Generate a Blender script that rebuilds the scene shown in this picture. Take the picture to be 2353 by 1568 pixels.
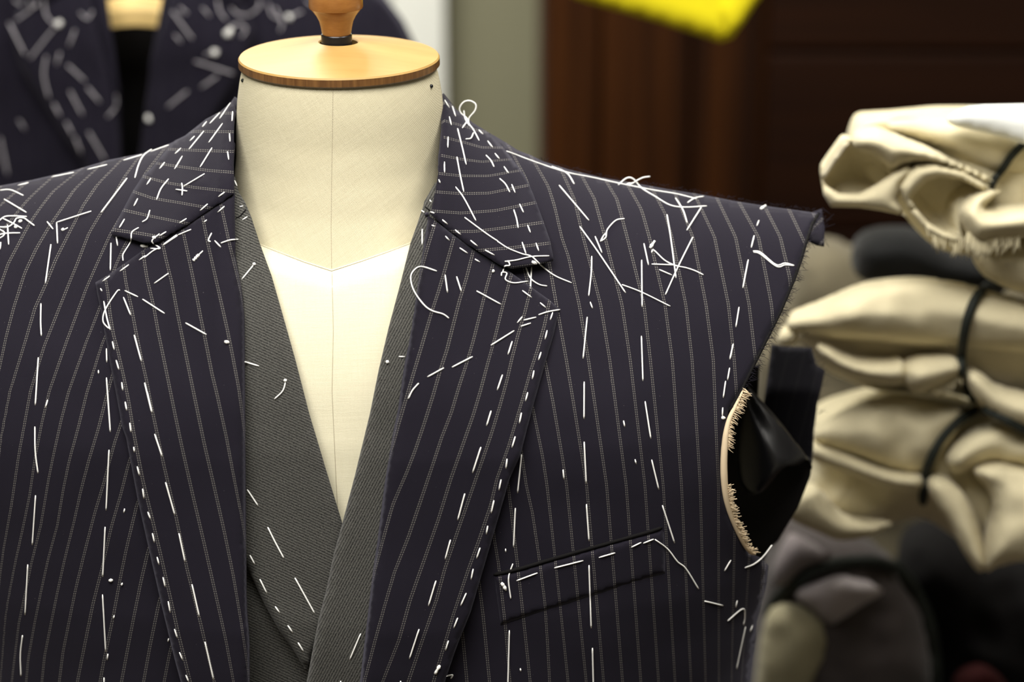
import bpy, bmesh, math, random
import numpy as np
from mathutils import Vector, Matrix, noise
from mathutils.geometry import delaunay_2d_cdt
from mathutils.bvhtree import BVHTree

random.seed(7)
for o in list(bpy.data.objects):
    bpy.data.objects.remove(o, do_unlink=True)
scene = bpy.context.scene
COL = scene.collection

# ------------------------------------------------------------------ camera
IW, IH = 2353.0, 1568.0
LENS, SENSOR = 85.0, 36.0
FPX = LENS / SENSOR * IW
PITCH = math.radians(19.3)
CAM = np.array([0.1015, -1.395, 1.811])
RIGHT = np.array([1.0, 0, 0])
FWD = np.array([0, math.cos(PITCH), -math.sin(PITCH)])
UPV = np.array([0, math.sin(PITCH), math.cos(PITCH)])
cam_data = bpy.data.cameras.new('camera')
cam_data.lens = LENS; cam_data.sensor_width = SENSOR; cam_data.sensor_fit = 'HORIZONTAL'
cam_data.clip_start = 0.05; cam_data.clip_end = 50
cam_data.dof.use_dof = True
cam_data.dof.focus_distance = 1.385
cam_data.dof.aperture_fstop = 4.0
cam = bpy.data.objects.new('camera', cam_data)
cam.location = CAM
cam.rotation_euler = (math.pi / 2 - PITCH, 0, 0)
COL.objects.link(cam)
scene.camera = cam

# ------------------------------------------------------------------ world, lamps, exposure
world = bpy.data.worlds.new('world'); scene.world = world
world.use_nodes = True
world.node_tree.nodes['Background'].inputs[0].default_value = (0.9, 0.93, 1.0, 1)
world.node_tree.nodes['Background'].inputs[1].default_value = 0.05

def area(name, loc, sx, sy, power, color, rot=(0, 0, 0)):
    l = bpy.data.lights.new(name, 'AREA'); l.shape = 'RECTANGLE'; l.size = sx; l.size_y = sy
    l.energy = power; l.color = color
    o = bpy.data.objects.new(name, l); o.location = loc; o.rotation_euler = rot
    COL.objects.link(o); return o
area('ceiling_lamp_workshop', (-0.25, -0.88, 2.60), 1.2, 0.9, 43, (1.0, 0.965, 0.90))
area('ceiling_lamp_bench', (0.70, 0.10, 2.60), 0.6, 0.9, 17, (1.0, 0.95, 0.86))
area('ceiling_lamp_door', (-0.45, 1.25, 2.60), 0.7, 0.6, 48, (1.0, 0.97, 0.90))
scene.view_settings.view_transform = 'Standard'
scene.view_settings.look = 'None'
scene.view_settings.gamma = 1.0
scene.view_settings.use_curve_mapping = False
scene.view_settings.exposure = 0.0

# ------------------------------------------------------------------ photograph pixels to directions
CROPS = dict(p=(0, 0, 1), a=(0, 0, 3.485), b=(500, 0, 3.485), c=(1000, 0, 2.6133), d=(1750, 200, 3.136),
             e=(1700, 650, 3.136), f=(1650, 1050, 3.027), g=(0, 300, 3.1367), h=(900, 200, 3.136),
             i=(1250, 300, 2.8514), j=(1550, 700, 2.4125), k=(1050, 1100, 3.1373), l=(500, 1000, 2.76),
             m=(0, 900, 2.3467), n=(500, 450, 3.136), o=(200, 500, 3.136), q=(900, 550, 3.136),
             r=(1150, 700, 2.85), s=(0, 400, 6.273))
def C(key, pts):
    ox, oy, s = CROPS[key]
    return np.array([(ox + x / s, oy + y / s) for x, y in pts], float)

def dirs(P):
    P = np.asarray(P, float).reshape(-1, 2)
    a = (P[:, 0] - IW / 2) / FPX
    b = (IH / 2 - P[:, 1]) / FPX
    return a[:, None] * RIGHT + b[:, None] * UPV + FWD
def on_plane_y(P, y):
    D = dirs(P); t = (np.asarray(y) - CAM[1]) / D[:, 1]
    return CAM + D * t[:, None]

# ------------------------------------------------------------------ body surface (worn shape of the garments)
YR = 0.015
SIL_L = [(-420, 520), (-310, 496), (-200, 470), (-100, 448), (0, 427), (72, 414), (172, 391), (252, 367), (330, 352), (390, 330),
         (425, 313), (473, 275), (505, 257), (530, 236), (539, 222)]
SIL_R = [(1019, 214), (1050, 253), (1088, 283), (1126, 306), (1165, 329), (1191, 346), (1218, 356), (1249, 371),
         (1306, 389), (1383, 408), (1459, 421), (1536, 435), (1612, 447), (1689, 462), (1765, 474), (1880, 489), (1990, 503)]
_r = on_plane_y(np.array(SIL_L + SIL_R, float), YR)
RX, RZ = _r[:, 0], _r[:, 2]
def zridge(x): return np.interp(x, RX, RZ)
_BZ = [0.70, 0.85, 1.0, 1.1, 1.2, 1.3, 1.40, 1.48]
_BV = [.150, .148, .148, .152, .155, .146, .128, .118]
_WZ = [0.70, 0.85, 1.0, 1.09, 1.134, 1.168, 1.22, 1.30, 1.40, 1.5]
_WV = [.275, .262, .254, .2560, .2595, .2665, .282, .315, .345, .36]
HS = 0.15
def Gbody(x, z, off=0.0):
    h = zridge(x) - z
    hn = np.clip(h / HS, 0, 1)
    S = np.sqrt(1 - (1 - hn) ** 2)
    w = np.interp(z, _WZ, _WV)
    q = np.clip(np.abs(x) / w, 0, 1)
    E = (1 - q ** 2.5) ** 0.4
    over = np.maximum(np.abs(x) - w, 0) * 6
    g = np.interp(z, _BZ, _BV) * E * S + off * np.clip(hn * 5, 0.12, 1) - over
    return np.where(h < 0, h * 4 + off * 0.12 - over, g)

def hit(P, off=0.0):
    """first meeting of each pixel's ray with the garment surface grown by off"""
    P = np.asarray(P, float).reshape(-1, 2)
    D = dirs(P); n = len(P)
    off = np.broadcast_to(np.asarray(off, float), (n,))
    T = np.arange(1.05, 2.0, 0.004)
    out = np.empty((n, 3))
    for a in range(0, n, 3000):
        d = D[a:a + 3000]; of = off[a:a + 3000]
        X = CAM + d[:, None, :] * T[None, :, None]
        F = (X[:, :, 1] - YR) + Gbody(X[:, :, 0], X[:, :, 2], of[:, None])
        pos = F >= 0
        any_ = pos.any(1)
        k = np.where(any_, pos.argmax(1), 0)
        best = np.argmax(F, axis=1)
        lo = T[np.maximum(k - 1, 0)].copy(); hi = T[k].copy()
        for _ in range(14):
            mid = (lo + hi) / 2
            M = CAM + d * mid[:, None]
            f = (M[:, 1] - YR) + Gbody(M[:, 0], M[:, 2], of)
            up = f >= 0
            hi = np.where(up, mid, hi); lo = np.where(up, lo, mid)
        # rays that only graze a shoulder: nearest approach in front of the back
        nearT = T[(T < 1.56)]
        bestn = nearT[np.argmax(F[:, :len(nearT)], axis=1)]
        t = np.where(any_, hi, bestn)
        out[a:a + 3000] = CAM + d * t[:, None]
    return out

# ------------------------------------------------------------------ objects
ROOT = {}
def label(o, lab, cat, group=None, kind=None):
    if lab: o['label'] = lab
    if cat: o['category'] = cat
    if group: o['group'] = group
    if kind: o['kind'] = kind
    return o
def thing(name, lab, cat, loc=(0, 0, 0), group=None):
    o = bpy.data.objects.new(name, None); o.location = loc; o.empty_display_size = 0.05
    COL.objects.link(o); label(o, lab, cat, group); return o
def parent(o, p):
    o.parent = p
    m = Matrix.Translation(p.location)
    if p.parent: m = Matrix.Identity(4)
    o.matrix_parent_inverse = m.inverted()
def mesh_obj(name, verts, faces, mat, par=None, smooth=True, uvs=None, fmats=None):
    me = bpy.data.meshes.new(name)
    me.from_pydata([tuple(v) for v in verts], [], [tuple(f) for f in faces])
    mats = mat if isinstance(mat, (list, tuple)) else [mat]
    for m in mats: me.materials.append(m)
    if smooth: me.polygons.foreach_set('use_smooth', [True] * len(me.polygons))
    if fmats is not None: me.polygons.foreach_set('material_index', fmats)
    if uvs:
        li = np.empty(len(me.loops), int); me.loops.foreach_get('vertex_index', li)
        for nm, uv in uvs.items():
            lay = me.uv_layers.new(name=nm)
            lay.data.foreach_set('uv', np.asarray(uv, np.float32)[li].ravel())
    me.update()
    o = bpy.data.objects.new(name, me); COL.objects.link(o)
    if par: parent(o, par)
    return o
def solidify(o, t, offset=-1):
    m = o.modifiers.new('thickness', 'SOLIDIFY'); m.thickness = t; m.offset = offset
def bevel(o, w, seg=2):
    m = o.modifiers.new('bevel', 'BEVEL'); m.width = w; m.segments = seg; m.limit_method = 'ANGLE'; m.angle_limit = 0.7

# polygon tools in picture coordinates
def resample(pts, step, closed=False):
    pts = np.asarray(pts, float)
    if closed: pts = np.vstack([pts, pts[:1]])
    out = []
    for a, b in zip(pts[:-1], pts[1:]):
        n = max(1, int(math.ceil(np.linalg.norm(b - a) / step)))
        for k in range(n): out.append(a + (b - a) * k / n)
    if not closed: out.append(pts[-1])
    return np.array(out)
def smooth_line(pts, n=5):
    """Catmull-Rom"""
    pts = [np.asarray(p, float) for p in pts]
    if len(pts) < 3: return np.array(pts)
    P = [2 * pts[0] - pts[1]] + pts + [2 * pts[-1] - pts[-2]]
    out = []
    for a, b, c, d in zip(P[:-3], P[1:-2], P[2:-1], P[3:]):
        for k in range(n):
            t = k / n
            out.append(.5 * ((2 * b) + (c - a) * t + (2 * a - 5 * b + 4 * c - d) * t * t + (3 * b - a - 3 * c + d) * t ** 3))
    out.append(pts[-1]); return np.array(out)
def smooth_closed(pts, n=5):
    pts = [np.asarray(p, float) for p in pts]; N = len(pts); out = []
    for i in range(N):
        a, b, c, d = pts[i - 1], pts[i], pts[(i + 1) % N], pts[(i + 2) % N]
        for k in range(n):
            t = k / n
            out.append(.5 * ((2 * b) + (c - a) * t + (2 * a - 5 * b + 4 * c - d) * t * t + (3 * b - a - 3 * c + d) * t ** 3))
    return np.array(out)
def seg_dist(P, A, B):
    out = np.full(len(P), 1e9)
    for a, b in zip(A, B):
        ab = b - a; L = (ab @ ab) + 1e-12
        t = np.clip(((P - a) @ ab) / L, 0, 1)
        q = P - (a + t[:, None] * ab)
        out = np.minimum(out, np.hypot(q[:, 0], q[:, 1]))
    return out
def line_dist(P, line):
    line = np.asarray(line, float); return seg_dist(P, line[:-1], line[1:])
def inside(P, poly):
    x, y = P[:, 0], P[:, 1]; r = np.zeros(len(P), bool)
    for (x1, y1), (x2, y2) in zip(poly, np.roll(poly, -1, 0)):
        c = (y1 > y) != (y2 > y)
        with np.errstate(divide='ignore', invalid='ignore'):
            xi = (x2 - x1) * (y - y1) / (y2 - y1 + 1e-12) + x1
        r ^= c & (x < xi)
    return r
def triangulate(poly, step, bstep):
    B = resample(poly, bstep, True)
    lo, hi = B.min(0), B.max(0)
    gx = np.arange(lo[0], hi[0], step); gy = np.arange(lo[1], hi[1], step * .87)
    G = np.array([(x + (step / 2 if j % 2 else 0), y) for j, y in enumerate(gy) for x in gx])
    if len(G):
        G = G[inside(G, B)]
    if len(G):
        G = G[seg_dist(G, B, np.roll(B, -1, 0)) > step * .55]
    A = np.vstack([B, G]) if len(G) else B
    nb = len(B)
    v, e, f, ov, oe, of = delaunay_2d_cdt([Vector(p) for p in A], [], [list(range(nb))], 1, 1e-4)
    V = np.array([(p.x, p.y) for p in v])
    F = []
    for t in f:
        t = list(t)
        a, b, c = V[t[0]], V[t[1]], V[t[2]]
        if (b[0] - a[0]) * (c[1] - a[1]) - (b[1] - a[1]) * (c[0] - a[0]) > 0: t.reverse()
        F.append(t)
    d = seg_dist(V, B, np.roll(B, -1, 0))
    return V, F, d

PXM = 3915.0
SURF = []          # (object, BVH) of the cloth that stitches lie on
def patch(name, poly, surf, mat, par, step=12, bstep=9, thick=.0016, stripe=None, register=True, extra=None, solid=True):
    """one piece of cloth: outline in the picture, lying on surf"""
    V, F, d = triangulate(np.asarray(poly, float), step, bstep)
    W = surf(V, d)
    uv = {'weave': V / PXM}
    if stripe is not None: uv['stripe'] = stripe(V)
    verts, faces = list(W), list(F)
    if extra is not None:
        ev, ef, es = extra
        n0 = len(verts); verts += list(ev); faces += [[n0 + i for i in f] for f in ef]
        uv['weave'] = np.vstack([uv['weave'], np.array([(v[0], v[2]) for v in ev])])
        if stripe is not None: uv['stripe'] = np.vstack([uv['stripe'], es])
    o = mesh_obj(name, verts, faces, mat, par, uvs=uv)
    if register: SURF.append((o, BVHTree.FromPolygons([Vector(v) for v in W], F)))
    if solid: solidify(o, thick)
    return o
def wob(V, amp=.0006, sc=90., seed=0.0):
    return np.array([noise.noise((x / sc, y / sc, seed)) * amp + noise.noise((x / sc * .37, y / sc * .37, seed + 9)) * amp * 2.0 for x, y in V])

# stripes: measured lines -> running number across the cloth
def stripe_vertical(lines, first):
    ls = [np.array(sorted(l, key=lambda q: q[1]), float) for l in lines]
    def f(V):
        xs = []
        for l in ls:
            y = V[:, 1]
            x = np.interp(y, l[:, 1], l[:, 0])
            s0 = (l[1, 0] - l[0, 0]) / (l[1, 1] - l[0, 1]); s1 = (l[-1, 0] - l[-2, 0]) / (l[-1, 1] - l[-2, 1])
            x = np.where(y < l[0, 1], l[0, 0] + s0 * (y - l[0, 1]), x)
            x = np.where(y > l[-1, 1], l[-1, 0] + s1 * np.minimum(y - l[-1, 1], 250), x)
            xs.append(x)
        xs = np.array(xs)
        # keep order when lines are carried past their ends
        for k in range(1, len(xs)): xs[k] = np.maximum(xs[k], xs[k - 1] + 18)
        U = np.empty(len(V))
        idx = np.arange(len(ls), dtype=float)
        for n in range(len(V)):
            col = xs[:, n]; x = V[n, 0]
            if x < col[0]: U[n] = (x - col[0]) / max(25, col[1] - col[0])
            elif x > col[-1]: U[n] = idx[-1] + (x - col[-1]) / max(25, col[-1] - col[-2])
            else: U[n] = np.interp(x, col, idx)
        return np.stack([U + first, V[:, 1] / PXM], 1)
    return f
def stripe_horizontal(lines):
    f = stripe_vertical([[(y, x) for x, y in l] for l in lines], 0)
    return lambda V: f(V[:, ::-1])

def xy(txt):
    """'x@y x@y ...' -> points"""
    return [tuple(float(q) for q in t.split('@')) for t in txt.split()]

# tubes and lathes
def tube_geo(pts, r, sides=6, taper=0.35):
    pts = [Vector(p) for p in pts]; n = len(pts)
    V, F = [], []
    prev = None
    for i, p in enumerate(pts):
        t = (pts[min(i + 1, n - 1)] - pts[max(i - 1, 0)])
        if t.length < 1e-9: t = Vector((0, 0, 1))
        t.normalize()
        if prev is None:
            a = t.orthogonal().normalized()
        else:
            a = (prev - t * prev.dot(t))
            a = a.normalized() if a.length > 1e-6 else t.orthogonal().normalized()
        prev = a; b = t.cross(a)
        rr = r[i] if hasattr(r, '__len__') else r
        if i in (0, n - 1): rr *= taper
        for k in range(sides):
            an = 2 * math.pi * k / sides
            V.append(p + a * math.cos(an) * rr + b * math.sin(an) * rr)
    for i in range(n - 1):
        for k in range(sides):
            k2 = (k + 1) % sides
            F.append((i * sides + k, i * sides + k2, (i + 1) * sides + k2, (i + 1) * sides + k))
    F.append(tuple(reversed(range(sides)))); F.append(tuple((n - 1) * sides + k for k in range(sides)))
    return V, F
def join(geos):
    V, F = [], []
    for v, f in geos:
        n = len(V); V += list(v); F += [tuple(n + i for i in q) for q in f]
    return V, F
def tube(name, pts, r, mat, par, sides=6, taper=.35):
    v, f = tube_geo(pts, r, sides, taper); return mesh_obj(name, v, f, mat, par)
def lathe(name, prof, c, mat, par, seg=64, close=True, sx=1, sy=1):
    V, F = [], []
    for r, z in prof:
        for k in range(seg):
            a = 2 * math.pi * k / seg
            V.append((c[0] + r * math.cos(a) * sx, c[1] + r * math.sin(a) * sy, c[2] + z))
    for i in range(len(prof) - 1):
        for k in range(seg):
            k2 = (k + 1) % seg
            F.append((i * seg + k, i * seg + k2, (i + 1) * seg + k2, (i + 1) * seg + k))
    if close:
        F.append(tuple(reversed(range(seg)))); F.append(tuple((len(prof) - 1) * seg + k for k in range(seg)))
    return mesh_obj(name, V, F, mat, par)
def box_geo(x0, x1, y0, y1, z0, z1):
    V = [(x, y, z) for z in (z0, z1) for y in (y0, y1) for x in (x0, x1)]
    F = [(0, 2, 3, 1), (4, 5, 7, 6), (0, 1, 5, 4), (2, 6, 7, 3), (0, 4, 6, 2), (1, 3, 7, 5)]
    return V, F
def box(name, b, mat, par=None, bev=0.0):
    v, f = box_geo(*b); o = mesh_obj(name, v, f, mat, par, smooth=False)
    if bev: bevel(o, bev)
    return o

# ------------------------------------------------------------------ materials
def lin(c): return tuple(((v / 255 + .055) / 1.055) ** 2.4 if v > 10 else v / 255 / 12.92 for v in c)
class NT:
    def __init__(s, name):
        s.m = bpy.data.materials.new(name); s.m.use_nodes = True
        s.t = s.m.node_tree; s.b = s.t.nodes['Principled BSDF']
    def n(s, typ, **kw):
        o = s.t.nodes.new(typ)
        for k, v in kw.items(): setattr(o, k, v)
        return o
    def link(s, a, b): s.t.links.new(a, b)
    def val(s, x, sock):
        if isinstance(x, (int, float)): sock.default_value = x
        elif isinstance(x, (tuple, list)): sock.default_value = (*x, 1) if len(x) == 3 and sock.type == 'RGBA' else x
        else: s.link(x, sock)
    def math(s, op, a, b=0.0, c=0.0):
        o = s.n('ShaderNodeMath', operation=op)
        s.val(a, o.inputs[0]); s.val(b, o.inputs[1]); s.val(c, o.inputs[2]); return o.outputs[0]
    def ramp(s, x, lo, hi, smooth=True):
        o = s.n('ShaderNodeMapRange', interpolation_type='SMOOTHSTEP' if smooth else 'LINEAR')
        s.val(x, o.inputs[0]); s.val(lo, o.inputs[1]); s.val(hi, o.inputs[2]); return o.outputs[0]
    def mix(s, f, a, b):
        o = s.n('ShaderNodeMix', data_type='RGBA')
        s.val(f, o.inputs[0]); s.val(a, o.inputs[6]); s.val(b, o.inputs[7]); return o.outputs[2]
    def uv(s, name): return s.n('ShaderNodeUVMap', uv_map=name).outputs[0]
    def xyz(s, v):
        o = s.n('ShaderNodeSeparateXYZ'); s.link(v, o.inputs[0]); return o.outputs
    def noise(s, vec, scale, detail=2, rough=.5):
        o = s.n('ShaderNodeTexNoise'); s.link(vec, o.inputs['Vector']); o.inputs['Scale'].default_value = scale
        o.inputs['Detail'].default_value = detail; o.inputs['Roughness'].default_value = rough; return o.outputs[0]
    def mapping(s, vec, scale=(1, 1, 1), rot=(0, 0, 0)):
        o = s.n('ShaderNodeMapping'); s.link(vec, o.inputs[0]); o.inputs['Scale'].default_value = scale
        o.inputs['Rotation'].default_value = rot; return o.outputs[0]
    def bump(s, h, strength, dist=.001):
        o = s.n('ShaderNodeBump'); s.link(h, o.inputs['Height']); o.inputs['Strength'].default_value = strength
        o.inputs['Distance'].default_value = dist; s.link(o.outputs[0], s.b.inputs['Normal'])
    def obj(s): return s.n('ShaderNodeTexCoord').outputs['Object']
    def out(s, col=None, rough=.8, spec=.3, sheen=0, metal=0, sheen_tint=(1, 1, 1)):
        if col is not None: s.val(col, s.b.inputs['Base Color'])
        s.val(rough, s.b.inputs['Roughness']); s.b.inputs['Specular IOR Level'].default_value = spec
        s.b.inputs['Metallic'].default_value = metal
        s.b.inputs['Sheen Weight'].default_value = sheen; s.b.inputs['Sheen Roughness'].default_value = .45
        s.b.inputs['Sheen Tint'].default_value = (*sheen_tint, 1)
        return s.m
def plain(name, col, rough=.8, spec=.3, sheen=0, metal=0):
    return NT(name).out(col, rough, spec, sheen, metal)

def wool(name, base, stripe=True, stripe_col=(.30, .285, .255)):
    t = NT(name); w = t.uv('weave')
    X = t.xyz(w)
    tw = t.math('SINE', t.math('MULTIPLY', t.math('ADD', t.math('MULTIPLY', X[0], 1.0), t.math('MULTIPLY', X[1], .75)), 2 * math.pi / .0011))
    fine = t.noise(w, 2600, 2, .6)
    big = t.noise(w, 28, 3, .55)
    k = t.math('ADD', t.math('MULTIPLY', fine, .9), t.math('MULTIPLY', tw, .10))
    col = t.mix(t.ramp(k, .25, .75, False), tuple(c * .62 for c in base), tuple(c * 1.42 for c in base))
    col = t.mix(t.math('MULTIPLY', big, .35), col, tuple(c * 1.25 for c in base))
    lint = t.ramp(t.noise(w, 900, 1, .4), .79, .83)
    col = t.mix(t.math('MULTIPLY', lint, .35), col, (.25, .24, .25))
    if stripe:
        S = t.xyz(t.uv('stripe'))
        a = t.math('SUBTRACT', t.math('FRACT', t.math('ADD', S[0], .5)), .5)
        l1 = t.ramp(t.math('ABSOLUTE', t.math('SUBTRACT', a, .044)), .028, .009)
        l2 = t.ramp(t.math('ABSOLUTE', t.math('ADD', a, .044)), .028, .009)
        dots = t.ramp(t.math('SINE', t.math('MULTIPLY', S[1], 2 * math.pi / .00135)), -.9, .5)
        mk = t.math('MULTIPLY', t.math('MAXIMUM', l1, l2), t.math('ADD', t.math('MULTIPLY', dots, .62), .04))
        mk = t.math('MULTIPLY', mk, t.math('ADD', t.math('MULTIPLY', fine, .6), .42))
        col = t.mix(mk, col, stripe_col)
        k = t.math('ADD', k, t.math('MULTIPLY', mk, .8))
    t.bump(k, .25, .0004)
    return t.out(col, .88, .15, .075, sheen_tint=(.80, .78, 1))
NAVY = (.0097, .0082, .0146)
M_wool = wool('navy_pinstripe_wool', NAVY)
M_wool_back = wool('navy_wool_inside', (.010, .0095, .013), stripe=True, stripe_col=(.05, .05, .05))

M_wool_far = wool('navy_wool_faint_stripe', (.0112, .0096, .0182), stripe_col=(.030, .028, .036))
def twill(name, dark, light, period=.00150, ax=(-.42, .91)):
    t = NT(name); w = t.uv('weave'); X = t.xyz(w)
    jit = t.noise(w, 700, 2, .6)
    ph = t.math('ADD', t.math('MULTIPLY', X[0], ax[0]), t.math('MULTIPLY', X[1], ax[1]))
    tw = t.math('SINE', t.math('ADD', t.math('MULTIPLY', ph, 2 * math.pi / period), t.math('MULTIPLY', jit, 3.6)))
    fine = t.noise(w, 3000, 2, .7)
    fleck = t.noise(w, 1100, 2, .6)
    f = t.math('ADD', t.math('MULTIPLY', tw, .24), t.math('ADD', t.math('MULTIPLY', fine, 1.05), t.math('SUBTRACT', t.math('MULTIPLY', fleck, .9), .42)))
    f = t.ramp(f, .18, 1.06, False)
    col = t.mix(f, dark, light)
    t.bump(f, .35, .0005)
    return t.out(col, .9, .15, .12)
M_grey = twill('charcoal_grey_twill', (.007, .007, .0075), (.132, .130, .118))
M_grey_steep = twill('charcoal_grey_twill_bias', (.007, .007, .0075), (.132, .130, .118), ax=(.88, .47))

def linen(name, col, rot, amount=.12, period=.00075):
    t = NT(name); w = t.mapping(t.obj(), (1, 1, 1), (0, rot, 0)); X = t.xyz(w)
    j = t.noise(t.obj(), 500, 2, .6)
    a = t.math('SINE', t.math('ADD', t.math('MULTIPLY', X[0], 2 * math.pi / period), t.math('MULTIPLY', j, 4)))
    b = t.math('SINE', t.math('ADD', t.math('MULTIPLY', X[2], 2 * math.pi / period), t.math('MULTIPLY', j, 4)))
    wv = t.math('MULTIPLY', t.math('ADD', a, t.math('MULTIPLY', b, .7)), .25)
    slub = t.noise(t.mapping(w, (900, 60, 60)), 1, 3, .6)
    slub2 = t.noise(t.mapping(w, (40, 40, 900)), 1, 3, .6)
    st = t.noise(t.obj(), 14, 3, .6)
    f = t.math('ADD', wv, t.math('ADD', t.math('MULTIPLY', slub, .6), t.math('MULTIPLY', slub2, .7)))
    f = t.ramp(f, .1, 1.2, False)
    d = tuple(c * (1 - amount) * k for c, k in zip(col, (1, .985, .95)))
    l = tuple(min(.95, c * (1 + amount * .55)) for c in col)
    c2 = t.mix(f, d, l)
    c2 = t.mix(t.math('MULTIPLY', t.ramp(st, .5, .75), .16), c2, tuple(c * k for c, k in zip(col, (.86, .82, .74))))
    t.bump(f, .30, .0005)
    return t.out(c2, .88, .2, .05)
M_neck = linen('natural_linen_bias', (.585, .540, .388), math.radians(32), .15)
M_chest = linen('pale_linen', (.725, .685, .520), 0.04, .075)
M_seam = plain('linen_thread', (.43, .385, .28), .9)
M_canvasedge = plain('canvas_fray', (.66, .53, .36), .9, .2)

def wood(name, c1, c2, scale=(6, 60, 60), rough=.35, streak=1.0, coat=0, spec=.5):
    t = NT(name); v = t.mapping(t.obj(), scale)
    a = t.noise(v, 1, 5, .6); b = t.noise(t.mapping(t.obj(), tuple(s * 5 for s in scale)), 1, 3, .6)
    f = t.ramp(t.math('ADD', t.math('MULTIPLY', a, .75), t.math('MULTIPLY', b, .25)), .5 - .22 / streak, .5 + .22 / streak)
    col = t.mix(f, c1, c2)
    t.bump(b, .06, .0005)
    m = t.out(col, rough, spec)
    t.b.inputs['Coat Weight'].default_value = coat; t.b.inputs['Coat Roughness'].default_value = .2
    return m
M_maple = wood('maple_disc', (.37, .222, .066), (.44, .278, .094), (10, 60, 30), .50, .7, .0, .3)
M_mapleedge = wood('stained_edge', (.085, .034, .010), (.20, .095, .028), (300, 300, 14), .4, 1.0)
M_finial = wood('turned_finial_wood', (.20, .075, .014), (.33, .145, .036), (50, 50, 160), .30, .8, .25)
M_hanger = wood('pale_hanger_wood', (.82, .56, .19), (.90, .66, .28), (8, 60, 60), .45)
M_blackmetal = plain('black_metal', (.02, .02, .024), .25, .6, 0, .6)
M_steel = plain('rail_steel', (.55, .55, .57), .3, .5, 0, 1)
M_iron = plain('cast_iron', (.03, .03, .032), .5, .4)
def fabric(name, col, var=.2, sheen=.1, scale=40, rough=.9):
    t = NT(name); v = t.obj()
    f = t.math('ADD', t.math('MULTIPLY', t.noise(v, scale, 4, .6), .7), t.math('MULTIPLY', t.noise(v, 1800, 2), .3))
    c = t.mix(t.ramp(f, .3, .7, False), tuple(x * (1 - var) for x in col), tuple(min(1, x * (1 + var)) for x in col))
    t.bump(f, .15, .002)
    return t.out(c, rough, .2, sheen)
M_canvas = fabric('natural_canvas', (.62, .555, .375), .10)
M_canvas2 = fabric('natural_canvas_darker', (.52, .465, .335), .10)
M_mauve = fabric('grey_mauve_cloth', (.20, .175, .18), .15)
M_mauve_shade = fabric('mauve_cloth_shade', (.060, .050, .049), .2)  # mauve cloth with the bundle's shadow put into its colour
M_olive = fabric('olive_cloth', (.125, .108, .070), .15)
M_olive2 = fabric('khaki_cloth', (.33, .30, .195), .12)
M_char = fabric('charcoal_cloth', (.0055, .006, .0065), .2, .1)
M_blackcloth = fabric('black_cloth', (.0035, .003, .0033), .2, .0)
M_red = fabric('red_cloth', (.025, .001, .001), .15, 0)
M_paper = fabric('white_paper', (.80, .82, .79), .03, 0)
M_yellow = fabric('bright_yellow_cloth', (.90, .78, .015), .05, .0)
M_cord = plain('black_cord', (.010, .013, .010), .7, .3)
M_thread = plain('white_cotton_thread', (.86, .86, .84), .75, .3, .1)
M_thread_dull = plain('dull_cotton_thread', (.42, .40, .44), .75, .3)
M_satin = plain('black_satin_lining', (.006, .006, .0075), .30, .6)
M_lining = plain('dark_lining', (.0055, .005, .006), .62, .25)
M_fuzz = plain('navy_fray', (.02, .018, .026), .9, .1)
M_wall = fabric('cream_wall_paint', (.40, .38, .31), .02, 0, 3)
M_beige = fabric('beige_wall_panel_paint', (.225, .22, .145), .03, 0, 3)
M_white = fabric('white_gloss_trim_paint', (.84, .86, .80), .01, 0, 3, .5)
M_ceiling = fabric('white_ceiling_paint', (.80, .79, .74), .01, 0, 3)
M_floor = wood('dark_floor_boards', (.035, .020, .012), (.07, .04, .022), (6, .6, 6), .45)
def mahogany():
    t = NT('dark_mahogany'); o = t.obj()
    a = t.noise(t.mapping(o, (26, 26, .5)), 1, 4, .65)
    b = t.noise(t.mapping(o, (160, 160, 2)), 1, 3, .6)
    f = t.ramp(t.math('ADD', t.math('MULTIPLY', a, .75), t.math('MULTIPLY', b, .25)), .35, .68)
    col = t.mix(f, (.014, .0042, .0011), (.066, .0205, .0036))
    t.bump(b, .05, .001)
    return t.out(col, .55, .12)
M_mahog = mahogany()
M_mahog_shade = wood('mahogany_drawers_shade', (.010, .0033, .0013), (.022, .0068, .0022), (1.2, 40, 60), .55, 1, 0, .12)  # darker copy of the door wood, paints the light fading towards the right
M_table = wood('black_stained_table', (.012, .008, .006), (.024, .016, .011), (4, 50, 50), .55)
M_lamp = NT('lamp_diffuser')
M_lamp.b.inputs['Emission Color'].default_value = (1, .96, .9, 1); M_lamp.b.inputs['Emission Strength'].default_value = 3.0
M_lamp = M_lamp.out((.8, .8, .8))

# ------------------------------------------------------------------ the room
def struct(name, b, mat, lab=None):
    o = box(name, b, mat); o['kind'] = 'structure'
    if lab: o['label'] = lab
    return o
struct('floor', (-2.4, 2.6, -3.0, 2.06, -.08, 0), M_floor, 'dark wooden workshop floor')
struct('ceiling', (-2.4, 2.6, -3.0, 2.06, 2.7, 2.78), M_ceiling, 'white ceiling above the workshop')
struct('wall_back', (-2.4, 2.6, 2.0, 2.06, 0, 2.7), M_beige, 'beige painted wall beside the wooden wardrobe')
struct('wall_left', (-2.46, -2.4, -3.0, 2.06, 0, 2.7), M_wall, 'cream painted wall of the workshop')
struct('wall_right', (2.6, 2.66, -3.0, 2.06, 0, 2.7), M_wall, 'cream painted wall behind the work table')
struct('wall_front', (-2.4, 2.6, -3.06, -3.0, 0, 2.7), M_wall, 'cream painted wall facing the dummy')
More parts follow.
